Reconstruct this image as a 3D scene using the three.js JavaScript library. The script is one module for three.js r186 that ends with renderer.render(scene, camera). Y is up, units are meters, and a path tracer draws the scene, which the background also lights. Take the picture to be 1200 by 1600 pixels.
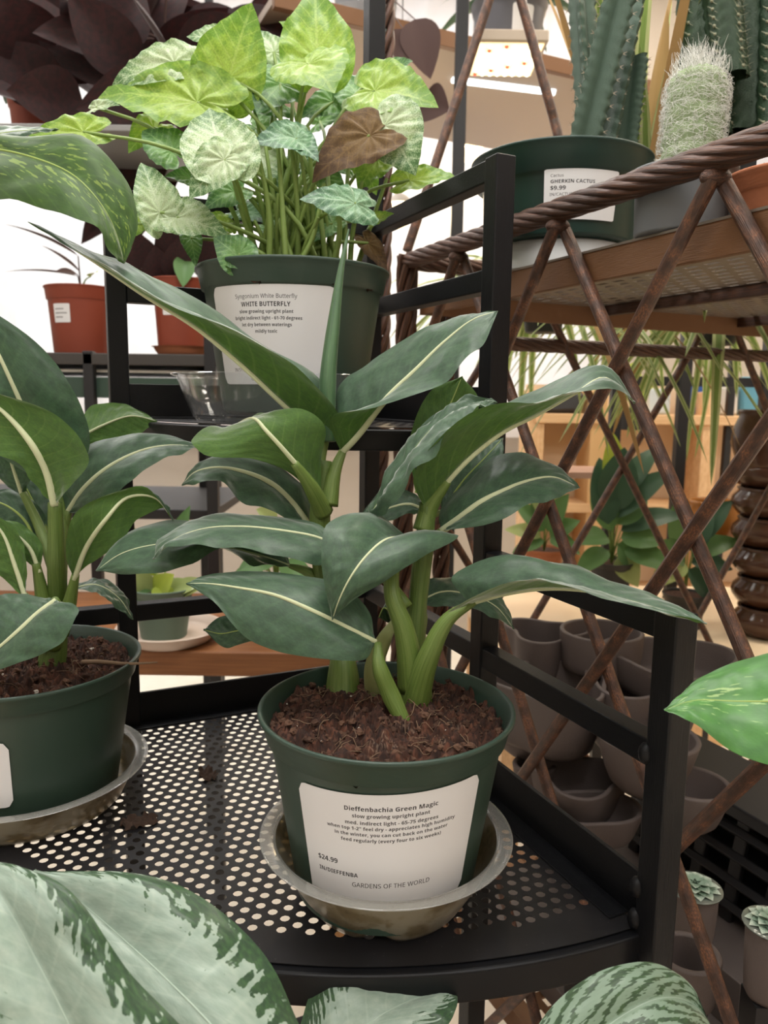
import * as THREE from 'three';
import { mergeGeometries } from 'three/addons/utils/BufferGeometryUtils.js';
import { RoundedBoxGeometry } from 'three/addons/geometries/RoundedBoxGeometry.js';
import { RectAreaLightUniformsLib } from 'three/addons/lights/RectAreaLightUniformsLib.js';
import { createNoise2D, createNoise3D } from 'simplex-noise';

// ---------------------------------------------------------------- camera, sky, exposure
RectAreaLightUniformsLib.init();
const scene = new THREE.Scene();
const renderer = new THREE.WebGLRenderer({ antialias: true });
renderer.toneMapping = THREE.LinearToneMapping;
renderer.toneMappingExposure = 1.03;
renderer.shadowMap.enabled = true;

const F = 1209, PITCH = 8.4 * Math.PI / 180, ROLL = 0.8 * Math.PI / 180, EYE = new THREE.Vector3(0, 1.15, 0);
const FW = new THREE.Vector3(0, -Math.sin(PITCH), -Math.cos(PITCH));
const UP0 = new THREE.Vector3(0, Math.cos(PITCH), -Math.sin(PITCH)), RT0 = new THREE.Vector3(1, 0, 0);
const RT = RT0.clone().multiplyScalar(Math.cos(ROLL)).addScaledVector(UP0, Math.sin(ROLL));
const UP = UP0.clone().multiplyScalar(Math.cos(ROLL)).addScaledVector(RT0, -Math.sin(ROLL));
const camera = new THREE.PerspectiveCamera(2 * Math.atan(800 / F) * 180 / Math.PI, 0.75, 0.02, 40);
camera.position.copy(EYE);
camera.up.copy(UP);
camera.lookAt(EYE.clone().add(FW));
camera.focus = 0.52;
camera.userData.fStop = 13;
scene.add(camera);

// overcast sky outside the sheeted window
scene.background = new THREE.Color(0.93, 0.97, 1.0);
scene.backgroundIntensity = 1.95;

// ceiling panels: position, size (the fittings are built with the ceiling)
const PANEL_Y = 2.94, PANEL_SIZE = 0.6, PANEL_LIGHT = 6.0;
const PANELS = [];
for (const x of [-1.7, -0.3, 1.1, 2.5]) for (const z of [-2.7, -1.5, 0.5, 1.6]) PANELS.push([x, z, z < -1 ? (x > 0.5 ? 2.4 : 1.9) : 1, z < -1 && x > 0.5 ? [1, 0.90, 0.74] : [1, 0.985, 0.965]]); // the rows over the shop behind are the brighter ones

// ---------------------------------------------------------------- helpers
function rngOf(seed) {
  let s = seed | 0;
  return () => { s = (s + 0x6d2b79f5) | 0; let t = Math.imul(s ^ (s >>> 15), 1 | s); t = (t + Math.imul(t ^ (t >>> 7), 61 | t)) ^ t; return ((t ^ (t >>> 14)) >>> 0) / 4294967296; };
}
const rnd = rngOf(7), N2 = createNoise2D(rngOf(11)), N3 = createNoise3D(rngOf(13));
const V = (x, y, z) => new THREE.Vector3(x, y, z);
const clamp = (x, a = 0, b = 1) => Math.min(b, Math.max(a, x));
const smooth = (a, b, x) => { const t = clamp((x - a) / (b - a)); return t * t * (3 - 2 * t); };
const mix = (a, b, t) => a + (b - a) * t;
// a point of the place, measured from the photograph: pixel and distance
const ray = (px, py) => FW.clone().addScaledVector(RT, (px - 600) / F).addScaledVector(UP, -(py - 800) / F);
let further = 0; // added to the distance while one plant is measured
const at = (px, py, d) => EYE.clone().addScaledVector(ray(px, py), d + further);
const onY = (px, py, y) => { const r = ray(px, py); return EYE.clone().addScaledVector(r, (y - EYE.y) / r.y); };

const taken = new Map();
function numbered(name) { const n = taken.get(name) ?? 0; taken.set(name, n + 1); return n ? name + '_' + String(n).padStart(3, '0') : name; }
const origin = new WeakMap();
function thing(name, label, category, base, group) {
  const o = new THREE.Group(); o.name = numbered(name); o.position.copy(base); scene.add(o);
  o.userData = { label, category }; if (group) o.userData.group = group;
  origin.set(o, base.clone());
  return o;
}
function part(parent, name, geometry, material, extra) {
  const o = origin.get(parent), g = geometry;
  g.translate(-o.x, -o.y, -o.z);
  const m = new THREE.Mesh(g, material); m.name = name; m.castShadow = m.receiveShadow = true;
  if (extra) Object.assign(m.userData, extra);
  parent.add(m); origin.set(m, o);
  return m;
}
function single(name, label, category, geometry, material, group) {
  geometry.computeBoundingBox();
  const b = geometry.boundingBox, c = V((b.min.x + b.max.x) / 2, b.min.y, (b.min.z + b.max.z) / 2);
  geometry.translate(-c.x, -c.y, -c.z);
  const m = new THREE.Mesh(geometry, material); m.name = numbered(name); m.position.copy(c); m.castShadow = m.receiveShadow = true;
  m.userData = { label, category }; if (group) m.userData.group = group;
  scene.add(m); origin.set(m, c.clone());
  return m;
}
function structure(name, geometry, material) {
  const m = new THREE.Mesh(geometry, material); m.name = name; m.castShadow = m.receiveShadow = true;
  m.userData = { kind: 'structure' };
  scene.add(m); origin.set(m, V(0, 0, 0)); return m;
}
const flatten = (list) => mergeGeometries(list.map((g) => { const n = g.index ? g.toNonIndexed() : g; for (const k of Object.keys(n.attributes)) if (!['position', 'normal', 'uv'].includes(k)) n.deleteAttribute(k); return n; }));
function boxBetween(x0, x1, y0, y1, z0, z1, r = 0) {
  const g = r ? new RoundedBoxGeometry(x1 - x0, y1 - y0, z1 - z0, 2, r) : new THREE.BoxGeometry(x1 - x0, y1 - y0, z1 - z0);
  return g.translate((x0 + x1) / 2, (y0 + y1) / 2, (z0 + z1) / 2);
}
// a bar of rectangular section between two points; "side" is the direction of its width
function bar(a, b, w, h, side, r = 0.0012) {
  const d = b.clone().sub(a), len = d.length(), z = d.normalize();
  const x = side.clone().addScaledVector(z, -side.dot(z)).normalize(), y = z.clone().cross(x);
  const g = new RoundedBoxGeometry(w, h, len, 1, r);
  return g.applyMatrix4(new THREE.Matrix4().makeBasis(x, y, z).setPosition(a.clone().add(b).multiplyScalar(0.5)));
}
// a tube through points with a radius at each point, closed ends
function tube(points, radii, seg = 12, rs = 10, wobble = 0) {
  const c = new THREE.CatmullRomCurve3(points, false, 'centripetal'), n = Math.max(2, seg), pos = [], idx = [], uv = [];
  const fr = c.computeFrenetFrames(n, false), R = Array.isArray(radii) ? radii : [radii, radii];
  let len = c.getLength();
  for (let i = 0; i <= n; i++) {
    const t = i / n, p = c.getPointAt(t), f = t * (R.length - 1), k = Math.min(R.length - 2, Math.floor(f)), rad = mix(R[k], R[k + 1], f - k);
    for (let j = 0; j <= rs; j++) {
      const a = j / rs * Math.PI * 2, rr = rad * (1 + wobble * N3(p.x * 90 + Math.cos(a), p.y * 90 + Math.sin(a), p.z * 90));
      const q = p.clone().addScaledVector(fr.normals[i], Math.cos(a) * rr).addScaledVector(fr.binormals[i], Math.sin(a) * rr);
      pos.push(q.x, q.y, q.z); uv.push(j / rs, t * len);
    }
  }
  for (let i = 0; i < n; i++) for (let j = 0; j < rs; j++) { const a = i * (rs + 1) + j, b = a + rs + 1; idx.push(a, b, a + 1, b, b + 1, a + 1); }
  for (const [i, flip] of [[0, 1], [n, 0]]) {
    const p = c.getPointAt(i / n), k = pos.length / 3; pos.push(p.x, p.y, p.z); uv.push(0.5, i / n * len);
    for (let j = 0; j < rs; j++) { const a = i * (rs + 1) + j; flip ? idx.push(k, a, a + 1) : idx.push(k, a + 1, a); }
  }
  const g = new THREE.BufferGeometry();
  g.setAttribute('position', new THREE.Float32BufferAttribute(pos, 3)); g.setAttribute('uv', new THREE.Float32BufferAttribute(uv, 2)); g.setIndex(idx);
  g.computeVertexNormals(); return g;
}
const rod = (a, b, r, rs = 10) => tube([a, a.clone().lerp(b, 0.5), b], [r, r], 6, rs);
// twisted rope bar: several strands wound round the line from a to b
function rope(a, b, r, strands = 8, pitch = 0.20) {
  const d = b.clone().sub(a), len = d.length(), z = d.clone().normalize(), h = Math.abs(z.y) > 0.9 ? V(1, 0, 0) : V(0, 1, 0);
  const x = h.clone().cross(z).normalize(), y = z.clone().cross(x), list = [], n = Math.max(12, Math.round(len / 0.012));
  for (let s = 0; s < strands; s++) {
    const pts = [];
    for (let i = 0; i <= n; i++) {
      const t = i / n * len, an = t / pitch * Math.PI * 2 + s / strands * Math.PI * 2;
      pts.push(a.clone().addScaledVector(z, t).addScaledVector(x, Math.cos(an) * r * 0.70).addScaledVector(y, Math.sin(an) * r * 0.70));
    }
    list.push(tube(pts, [r * 0.36, r * 0.36], n * 2, 8, 0.05));
  }
  return flatten(list);
}
function lathe(profile, seg = 64) { return new THREE.LatheGeometry(profile.map(([r, y]) => new THREE.Vector2(r, y)), seg); }

// ---------------------------------------------------------------- textures
function dataTexture(w, h, fn, srgb = true) {
  const d = new Uint8Array(w * h * 4);
  for (let y = 0; y < h; y++) for (let x = 0; x < w; x++) {
    const c = fn((x + 0.5) / w, (y + 0.5) / h, x, y), o = (y * w + x) * 4;
    d[o] = clamp(c[0], 0, 255); d[o + 1] = clamp(c[1], 0, 255); d[o + 2] = clamp(c[2], 0, 255); d[o + 3] = 255;
  }
  const t = new THREE.DataTexture(d, w, h, THREE.RGBAFormat);
  t.magFilter = THREE.LinearFilter; t.wrapS = t.wrapT = THREE.RepeatWrapping; if (srgb) t.colorSpace = THREE.SRGBColorSpace; t.needsUpdate = true;
  return t;
}
const fbm = (x, y, o = 4) => { let s = 0, a = 0.5; for (let i = 0; i < o; i++) { s += a * N2(x, y); x = x * 2.03 + 5.1; y = y * 2.03 + 1.7; a *= 0.5; } return s; };
// tiling is not needed for leaves; for large surfaces the uv are in metres
const lerp3 = (a, b, t) => [mix(a[0], b[0], t), mix(a[1], b[1], t), mix(a[2], b[2], t)];
// distance from a lateral vein of a leaf at (u across, v along)
function vein(u, v, count, slope) { const s = Math.abs(u - 0.5) * 2, p = v * count - s * slope, f = Math.abs(p - Math.round(p)); return f; }

const dieffMap = dataTexture(512, 512, (u, v) => {
  const n = fbm(u * 6, v * 9), m = fbm(u * 30 + 9, v * 40), ve = 1 - smooth(0.0, 0.16, vein(u, v, 11, 3.2)), s = Math.abs(u - 0.5) * 2;
  let c = lerp3([50, 86, 58], [70, 108, 74], clamp(0.5 + n * 0.9));
  c = lerp3(c, [90, 128, 84], ve * 0.3 * (1 - s * 0.6));
  c = c.map((x) => x * (1 + m * 0.10));
  if (N2(u * 170, v * 210) > 0.86) c = lerp3(c, [176, 190, 170], 0.35);
  return c;
});
const underMap = dataTexture(512, 512, (u, v) => {
  const n = fbm(u * 6 + 3, v * 9), m = fbm(u * 30 + 9, v * 40), ve = 1 - smooth(0.0, 0.10, vein(u, v, 11, 3.2)), s = Math.abs(u - 0.5) * 2;
  let c = lerp3([92, 148, 24], [112, 166, 34], clamp(0.5 + n * 0.7));
  c = lerp3(c, [176, 204, 104], ve * 0.35 * (1 - s * 0.7));
  return c.map((x) => x * (1 + m * 0.08));
});
const dieffBump = dataTexture(256, 512, (u, v) => {
  const f = vein(u, v, 11, 3.2), h = 150 + 60 * Math.cos(f * Math.PI * 2) * -0.5 + fbm(u * 20, v * 26, 3) * 34; return [h, h, h];
}, false);
const aglaMap = dataTexture(1024, 1024, (u, v) => {
  const s = Math.abs(u - 0.5) * 2, vcoord = v - s * 0.30;
  const streak = fbm(vcoord * 22 + (u > 0.5 ? 40 : 0), s * 2.2, 3), blot = fbm(u * 9 + 3, v * 9, 5);
  const edge = smooth(0.46, 0.94, s + 0.42 * streak + 0.20 * blot - 0.06 * smooth(0.85, 1, s));
  const silver = lerp3([158, 175, 160], [136, 157, 142], clamp(0.5 + fbm(u * 10, v * 12) * 0.8));
  const dark = lerp3([34, 62, 38], [54, 90, 48], clamp(0.5 + fbm(u * 22, vcoord * 30) * 0.9));
  let t = edge > 0.5 ? 1 : edge > 0.42 ? 0.5 : 0;
  
  const vl = 1 - smooth(0, 0.10, vein(u, v, 9, 2.7));
  let c = lerp3(lerp3(silver, [168, 184, 168], vl * 0.4), dark, t);
  if (s < 0.015) c = lerp3(c, [150, 172, 154], 0.6);
  return c;
});
const stripeMap = dataTexture(512, 512, (u, v) => {
  const s = Math.abs(u - 0.5) * 2, q = v * 10 - s * 4.4 + fbm(u * 5, v * 5) * 0.6 + (u > 0.5 ? 0.5 : 0), f = Math.abs(q - Math.round(q)) * 2;
  const t = smooth(0.44, 0.56, f + fbm(u * 26, v * 26) * 0.6 - 0.12) * smooth(0.02, 0.10, s), d = lerp3([40, 66, 40], [58, 90, 50], clamp(0.5 + fbm(u * 20, v * 20)));
  return lerp3([128, 152, 130], d, t);
});
const speckMap = dataTexture(512, 512, (u, v) => {
  const s = Math.abs(u - 0.5) * 2, b = fbm(u * 10 + 4, (v - s * 0.3) * 15, 4), f = vein(u, v, 12, 3.0);
  let c = lerp3([44, 80, 14], [62, 100, 20], clamp(0.5 + fbm(u * 5, v * 7)));
  const t = smooth(0.20, 0.30, b * (1.2 - s * 0.8)) * smooth(0.02, 0.12, s);
  c = lerp3(c, [140, 166, 70], t * 0.8 * (s < 0.62 ? 1 : 0.25));
  return lerp3(c, [96, 140, 48], (1 - smooth(0, 0.1, f)) * 0.25);
});
const burgMap = dataTexture(256, 256, (u, v) => lerp3([30, 8, 10], [54, 15, 16], clamp(0.5 + fbm(u * 6, v * 9) + 0.4 * (1 - smooth(0, 0.12, vein(u, v, 8, 2))))));
// arrow leaves: u, v cover the leaf's own square, the stalk joins at (0.5, 0.36)
function syngMap(pale, edge, white, amount) {
  return dataTexture(384, 384, (u, v) => {
    const dx = u - 0.5, dy = v - 0.36, r = Math.hypot(dx, dy) * 2, a = Math.atan2(dx, dy);
    const q = (dy - Math.abs(dx) * 0.75) * 9, lateral = Math.abs(q - Math.round(q)) * 2, rays = Math.min(1, Math.abs(dx) < 0.012 ? 0 : lateral), n = fbm(u * 9 + 2, v * 9, 5), g = fbm(u * 40, v * 40, 3);
    let c = lerp3(pale, edge, smooth(0.35, 1.0, r + n * 0.5));
    const w = smooth(0.75, 0.05, r * 0.62 + rays * 0.30 - n * 0.25 - g * 0.45 - amount * 0.30);
    c = lerp3(c, white, w * amount * 0.8);
    if (rays < 0.12) c = lerp3(c, white, 0.32);
    return c.map((x) => x * (1 + g * 0.12));
  });
}
const petioleMap = dataTexture(128, 256, (u, v) => { const n = fbm(Math.cos(u * 6.283) * 3 + 5, Math.sin(u * 6.283) * 3 + v * 1.2, 4), m = fbm(u * 10, v * 14, 3); return lerp3(lerp3([98, 124, 54], [124, 146, 74], clamp(0.45 + n * 0.9)), [150, 168, 100], smooth(0.3, 0.5, m) * 0.25); });
const rustMap = dataTexture(512, 512, (u, v) => {
  const n = fbm(u * 9, v * 9, 5), m = fbm(u * 60 + 3, v * 60, 3);
  let c = lerp3([64, 44, 36], [94, 64, 50], clamp(0.5 + n));
  c = lerp3(c, [128, 80, 50], smooth(0.20, 0.45, n * 0.5 + m) * 0.55);
  c = lerp3(c, [48, 38, 34], smooth(0.15, 0.45, -n * 0.5 + m) * 0.5);
  return c.map((x) => x * (1 + m * 0.25));
});
const grainBump = dataTexture(256, 256, (u, v) => { const h = 128 + fbm(u * 40, v * 40, 4) * 120; return [h, h, h]; }, false);
const soilMap = dataTexture(512, 512, (u, v) => {
  const n = fbm(u * 14, v * 14, 5), m = fbm(u * 70, v * 70, 3);
  let c = lerp3([40, 24, 18], [94, 58, 42], clamp(0.45 + n * 0.9 + m * 0.5));
  const w = fbm(u * 4 + 8, v * 4 + 2, 4);
  c = lerp3(c, [150, 136, 120], smooth(0.22, 0.5, w) * smooth(-0.1, 0.4, m) * 0.55);
  return c;
});
const woodMap = dataTexture(512, 512, (u, v) => { const g = fbm(u * 3, v * 60, 4), n = fbm(u * 5, v * 5); return lerp3([150, 104, 62], [196, 148, 96], clamp(0.5 + g * 0.6 + n * 0.4)); });
const dirtMap = dataTexture(512, 256, (u, v) => {
  const n = fbm(u * 9, v * 7, 5), m = fbm(u * 50, v * 34, 3);
  return lerp3(lerp3([202, 194, 174], [160, 144, 110], smooth(-0.2, 0.35, n)), [116, 102, 76], smooth(0.15, 0.5, n * 0.5 + m * 0.6) * 0.7);
});
const dustMap = dataTexture(512, 512, (u, v) => { const n = fbm(u * 8, v * 8, 5), m = N2(u * 160, v * 160); const k = 1 + n * 0.16; let c = [31 * k, 30 * k, 32 * k]; if (m > 0.9 && n > 0) c = [80, 74, 70]; return c; });

// ---------------------------------------------------------------- materials
const lin = (r, g, b) => new THREE.Color().setRGB(r, g, b);
const std = (o) => new THREE.MeshStandardMaterial(o);
const phy = (o) => new THREE.MeshPhysicalMaterial(o);
const leafMat = (map, o = {}) => phy({ map, side: THREE.DoubleSide, roughness: 0.96, transmission: 0.26, thickness: 0, clearcoat: 0.9, clearcoatRoughness: 0.38, bumpMap: dieffBump, bumpScale: 0.0005, ...o });
const M = {
  dieff: [leafMat(dieffMap, { transmission: 0.40 }), leafMat(underMap, { transmission: 0.74, clearcoat: 0.22, clearcoatRoughness: 0.5 })], agla: leafMat(aglaMap, { clearcoat: 0.6, clearcoatRoughness: 0.3, transmission: 0.18 }), stripe: leafMat(stripeMap, { transmission: 0.15 }), speck: leafMat(speckMap, { transmission: 0.36, clearcoat: 0.35, bumpScale: 0.0005 }), burg: leafMat(burgMap, { transmission: 0.16, clearcoat: 0.15, clearcoatRoughness: 0.5, bumpScale: 0.0002 }),
  midrib: phy({ color: lin(0.66, 0.71, 0.44), roughness: 0.9, clearcoat: 0.3, clearcoatRoughness: 0.4, side: THREE.DoubleSide, transmission: 0.2 }),
  midribGreen: phy({ color: lin(0.30, 0.40, 0.10), roughness: 0.9, clearcoat: 0.3 }),
  midribSilver: phy({ color: lin(0.36, 0.45, 0.37), roughness: 0.9, clearcoat: 0.3 }),
  petiole: std({ map: petioleMap, color: lin(0.85, 0.85, 0.85), roughness: 0.45, bumpMap: grainBump, bumpScale: 0.0004 }),
  stem: std({ map: petioleMap, color: lin(0.62, 0.66, 0.6), roughness: 0.45, bumpMap: grainBump, bumpScale: 0.0004 }),
  sheath: phy({ color: lin(0.42, 0.46, 0.18), roughness: 0.9, transmission: 0.3, side: THREE.DoubleSide }),
  potGreen: std({ color: lin(0.030, 0.058, 0.042), roughness: 0.42, bumpMap: grainBump, bumpScale: 0.00012 }),
  potGrey: std({ color: lin(0.16, 0.17, 0.18), roughness: 0.5 }), potDark: std({ color: lin(0.02, 0.02, 0.022), roughness: 0.5 }),
  potRed: std({ color: lin(0.23, 0.042, 0.019), roughness: 0.5 }), clay: std({ color: lin(0.42, 0.15, 0.07), roughness: 0.85, bumpMap: grainBump, bumpScale: 0.0005 }),
  soil: std({ map: soilMap, roughness: 1, bumpMap: grainBump, bumpScale: 0.002 }), crumb: std({ color: lin(0.055, 0.026, 0.015), roughness: 1 }), crumbPale: std({ color: lin(0.10, 0.05, 0.03), roughness: 1 }),
  perlite: std({ color: lin(0.55, 0.50, 0.44), roughness: 1 }), fibre: std({ color: lin(0.20, 0.13, 0.08), roughness: 1 }),
  clear: phy({ color: lin(0.96, 0.97, 0.98), roughness: 0.06, transmission: 0.95, thickness: 0, side: THREE.DoubleSide, ior: 1.5 }),
  clearRim: phy({ color: lin(0.72, 0.72, 0.69), roughness: 0.16, transmission: 0.74, thickness: 0, side: THREE.DoubleSide, clearcoat: 1, clearcoatRoughness: 0.08 }),
  clearDirty: phy({ map: dirtMap, roughness: 0.36, transmission: 0.62, thickness: 0, side: THREE.DoubleSide, clearcoat: 0.7, clearcoatRoughness: 0.15 }),
  frame: phy({ color: lin(0.005, 0.0053, 0.0068), roughness: 0.42, specularIntensity: 0.6, bumpMap: grainBump, bumpScale: 0.00015 }),
  plate: phy({ map: dustMap, roughness: 0.45, specularIntensity: 0.8 }),
  rust: std({ map: rustMap, roughness: 0.38, metalness: 0.35, bumpMap: grainBump, bumpScale: 0.0006 }),
  underside: std({ color: lin(0.24, 0.20, 0.165), roughness: 0.4, metalness: 0.3 }),
  rustPlain: std({ color: lin(0.20, 0.095, 0.042), roughness: 0.55, metalness: 0.2, bumpMap: grainBump, bumpScale: 0.0004 }),
  taupe: std({ color: lin(0.135, 0.106, 0.096), roughness: 0.62, bumpMap: grainBump, bumpScale: 0.0003 }),
  wood: std({ map: woodMap, roughness: 0.6 }), black: std({ color: lin(0.012, 0.012, 0.014), roughness: 0.5 }),
  paper: std({ color: lin(0.78, 0.78, 0.79), roughness: 0.55 }),
};
M.clear.name = 'clear_plastic';
const rustFor = (u, v) => { const t = rustMap.clone(); t.repeat.set(u, v); t.needsUpdate = true; return std({ map: t, roughness: 0.45, metalness: 0.2, bumpMap: grainBump, bumpScale: 0.0006 }); };
M.rod = rustFor(0.3, 5); M.rod.color = lin(1.25, 1.30, 1.30);

// ---------------------------------------------------------------- leaves
// a blade lofted through stations: midrib points [px, py, distance], and the outline points on both sides of the inner stations
function blade(spec) {
  const { m, l, r, dl = 0.012, dr = 0.012, bulge = 0.05, wave = 0.0011, nu = 34, nv = 8 } = spec;
  const n = m.length; let last = m[0][2];
  const mid = m.map((p) => { if (p[2] !== undefined) last = p[2]; return [p[0], p[1], last]; });
  for (let i = 1; i < n - 1; i++) if (m[i][2] === undefined) { // distances between the given ones are interpolated
    let a = i, b = i; while (m[a][2] === undefined) a--; while (b < n - 1 && m[b][2] === undefined) b++;
    const db = m[b][2] ?? m[a][2]; mid[i][2] = mix(m[a][2], db, (i - a) / (b - a));
  }
  const P = mid.map((p) => at(...p));
  const side = (e, dd) => [P[0].clone(), ...e.map((q, i) => at(q[0], q[1], mid[i + 1][2] + (q[2] ?? dd * Math.pow(Math.sin((i + 1) / (n - 1) * Math.PI), 0.7)))), P[n - 1].clone()];
  const L = side(l, dl), Rr = side(r, dr);
  const cm = new THREE.CatmullRomCurve3(P), cl = new THREE.CatmullRomCurve3(L), cr = new THREE.CatmullRomCurve3(Rr);
  const pos = [], uv = [], seed = m[0][0] * 0.13 + m[0][1] * 0.07, mids = [], grid = [];
  // which face is the upper one: the one that looks up, or for a leaf seen from below the one that looks away
  const avg = V(0, 0, 0); for (let i = 1; i < 8; i++) { const t = i / 8; avg.add(cr.getPoint(t).sub(cl.getPoint(t)).cross(cm.getTangent(t)).normalize()); }
  const sgn = spec.under ? (avg.dot(EYE.clone().sub(P[1])) > 0 ? -1 : 1) : (avg.y > 0 ? 1 : -1);
  for (let i = 0; i <= nu; i++) {
    const t = i / nu, a = cm.getPoint(t), b = cl.getPoint(t), c = cr.getPoint(t), tan = cm.getTangent(t);
    const span = c.clone().sub(b), nor = span.clone().cross(tan).normalize().multiplyScalar(sgn), w1 = b.distanceTo(a), w2 = c.distanceTo(a);
    mids.push([a, nor]);
    for (let j = -nv; j <= nv; j++) {
      const s = Math.abs(j) / nv, e = j < 0 ? b : c, w = j < 0 ? w1 : w2, p = a.clone().lerp(e, s);
      p.addScaledVector(nor, bulge * w * 4 * s * (1 - s) * 0.7 + wave * Math.sin(t * 11 * Math.PI * 2 - s * 9) * s * (1 - s) * 1.2 + wave * 1.6 * N2(t * 5 + seed, j * 0.2) * s);
      pos.push(p.x, p.y, p.z); uv.push(0.5 + j / nv * 0.5, t);
    }
  }
  const row = nv * 2 + 1, top = [], low = [];
  for (let i = 0; i < nu; i++) for (let j = 0; j < row - 1; j++) { const a = i * row + j, b = a + row; sgn < 0 ? top.push(a, b, a + 1, b, b + 1, a + 1) : top.push(a, a + 1, b, b, a + 1, b + 1); }
  let g = new THREE.BufferGeometry();
  g.setAttribute('position', new THREE.Float32BufferAttribute(pos, 3)); g.setAttribute('uv', new THREE.Float32BufferAttribute(uv, 2)); g.setIndex(top); g.computeVertexNormals();
  // make sure the upper face looks along its own normal, then add the lower face 0.4 mm below, closed at the rim by sharing the outline
  const nn = g.attributes.normal, mid0 = Math.floor(nu / 2) * row + nv, want = mids[Math.floor(nu / 2)][1], ok = V(nn.getX(mid0), nn.getY(mid0), nn.getZ(mid0)).dot(want) > 0, f = ok ? 1 : -1;
  const P2 = [], N2_ = [], U2 = [], n0 = pos.length / 3;
  for (let i = 0; i < n0; i++) { const j = i % row, e = j === 0 || j === row - 1 ? 0 : 0.0002; for (let c = 0; c < 3; c++) { P2.push(pos[i * 3 + c] + nn.array[i * 3 + c] * f * e); N2_.push(nn.array[i * 3 + c] * f); } U2.push(uv[i * 2], uv[i * 2 + 1]); }
  for (let i = 0; i < n0; i++) { const j = i % row, e = j === 0 || j === row - 1 ? 0 : 0.0002; for (let c = 0; c < 3; c++) { P2.push(pos[i * 3 + c] - nn.array[i * 3 + c] * f * e); N2_.push(-nn.array[i * 3 + c] * f); } U2.push(uv[i * 2], uv[i * 2 + 1]); }
  const up = [], dn = []; for (let k = 0; k < top.length; k += 3) { const [x, y, z] = ok ? [top[k], top[k + 1], top[k + 2]] : [top[k], top[k + 2], top[k + 1]]; up.push(x, y, z); dn.push(x + n0, z + n0, y + n0); }
  g = new THREE.BufferGeometry();
  g.setAttribute('position', new THREE.Float32BufferAttribute(P2, 3)); g.setAttribute('normal', new THREE.Float32BufferAttribute(N2_, 3)); g.setAttribute('uv', new THREE.Float32BufferAttribute(U2, 2));
  if (spec.two) { g.setIndex([...up, ...dn]); g.addGroup(0, up.length, 0); g.addGroup(up.length, dn.length, 1); } else g.setIndex(up);
  return { g, mids };
}
// midrib: a flat raised strip on both faces that narrows to the tip
function ribOf(mids, r0, r1 = 0.0003) {
  return tube(mids.slice(0, Math.round(mids.length * 0.97)).map(([p]) => p), [r0, r0 * 0.85, r0 * 0.55, r1], mids.length - 1, 8);
}
function leaf(parent, spec, mat = M.dieff, ribMat = M.midrib, rib = 0.0021) {
  const { g, mids } = blade({ ...spec, two: Array.isArray(mat) });
  const o = part(parent, 'leaf', g, mat);
  if (rib) part(o, 'midrib', ribOf(mids, rib), ribMat);
  return o;
}
const stalk = (parent, name, pts, radii, mat = M.petiole, seg = 18) => part(parent, name, tube(pts.map((p) => (p.isVector3 ? p : at(...p))), radii, seg, 12), mat);

// a blade in free space: base point, direction and length, face normal, width and droop
function freeBlade(base, dir, nor, len, wid, droop = 0.3, { nu = 10, nv = 3, fold = 0.25, pts = 'ovate' } = {}) {
  const d = dir.clone().normalize(), n0 = nor.clone().addScaledVector(d, -nor.dot(d)).normalize(), x = d.clone().cross(n0).normalize();
  const pos = [], uv = [], idx = [], row = nv * 2 + 1;
  for (let i = 0; i <= nu; i++) {
    const t = i / nu, a = droop * t, c = base.clone().addScaledVector(d, len * t * Math.cos(a * 0.6)).addScaledVector(n0, -len * t * Math.sin(a * 0.6)).add(V(0, -droop * len * t * t * 0.5, 0));
    const w = pts === 'strap' ? wid * Math.min(1, 5 * t + 0.5) * Math.pow(1 - t, 0.45) : wid * Math.pow(Math.sin(Math.PI * Math.pow(t, 0.75)), 0.85);
    for (let j = -nv; j <= nv; j++) { const s = j / nv, p = c.clone().addScaledVector(x, s * w).addScaledVector(n0, Math.abs(s) * w * fold); pos.push(p.x, p.y, p.z); uv.push(0.5 + s * 0.5, t); }
  }
  for (let i = 0; i < nu; i++) for (let j = 0; j < row - 1; j++) { const a = i * row + j, b = a + row; idx.push(a, a + 1, b, b, a + 1, b + 1); }
  const g = new THREE.BufferGeometry();
  g.setAttribute('position', new THREE.Float32BufferAttribute(pos, 3)); g.setAttribute('uv', new THREE.Float32BufferAttribute(uv, 2)); g.setIndex(idx); g.computeVertexNormals();
  return g;
}

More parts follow.
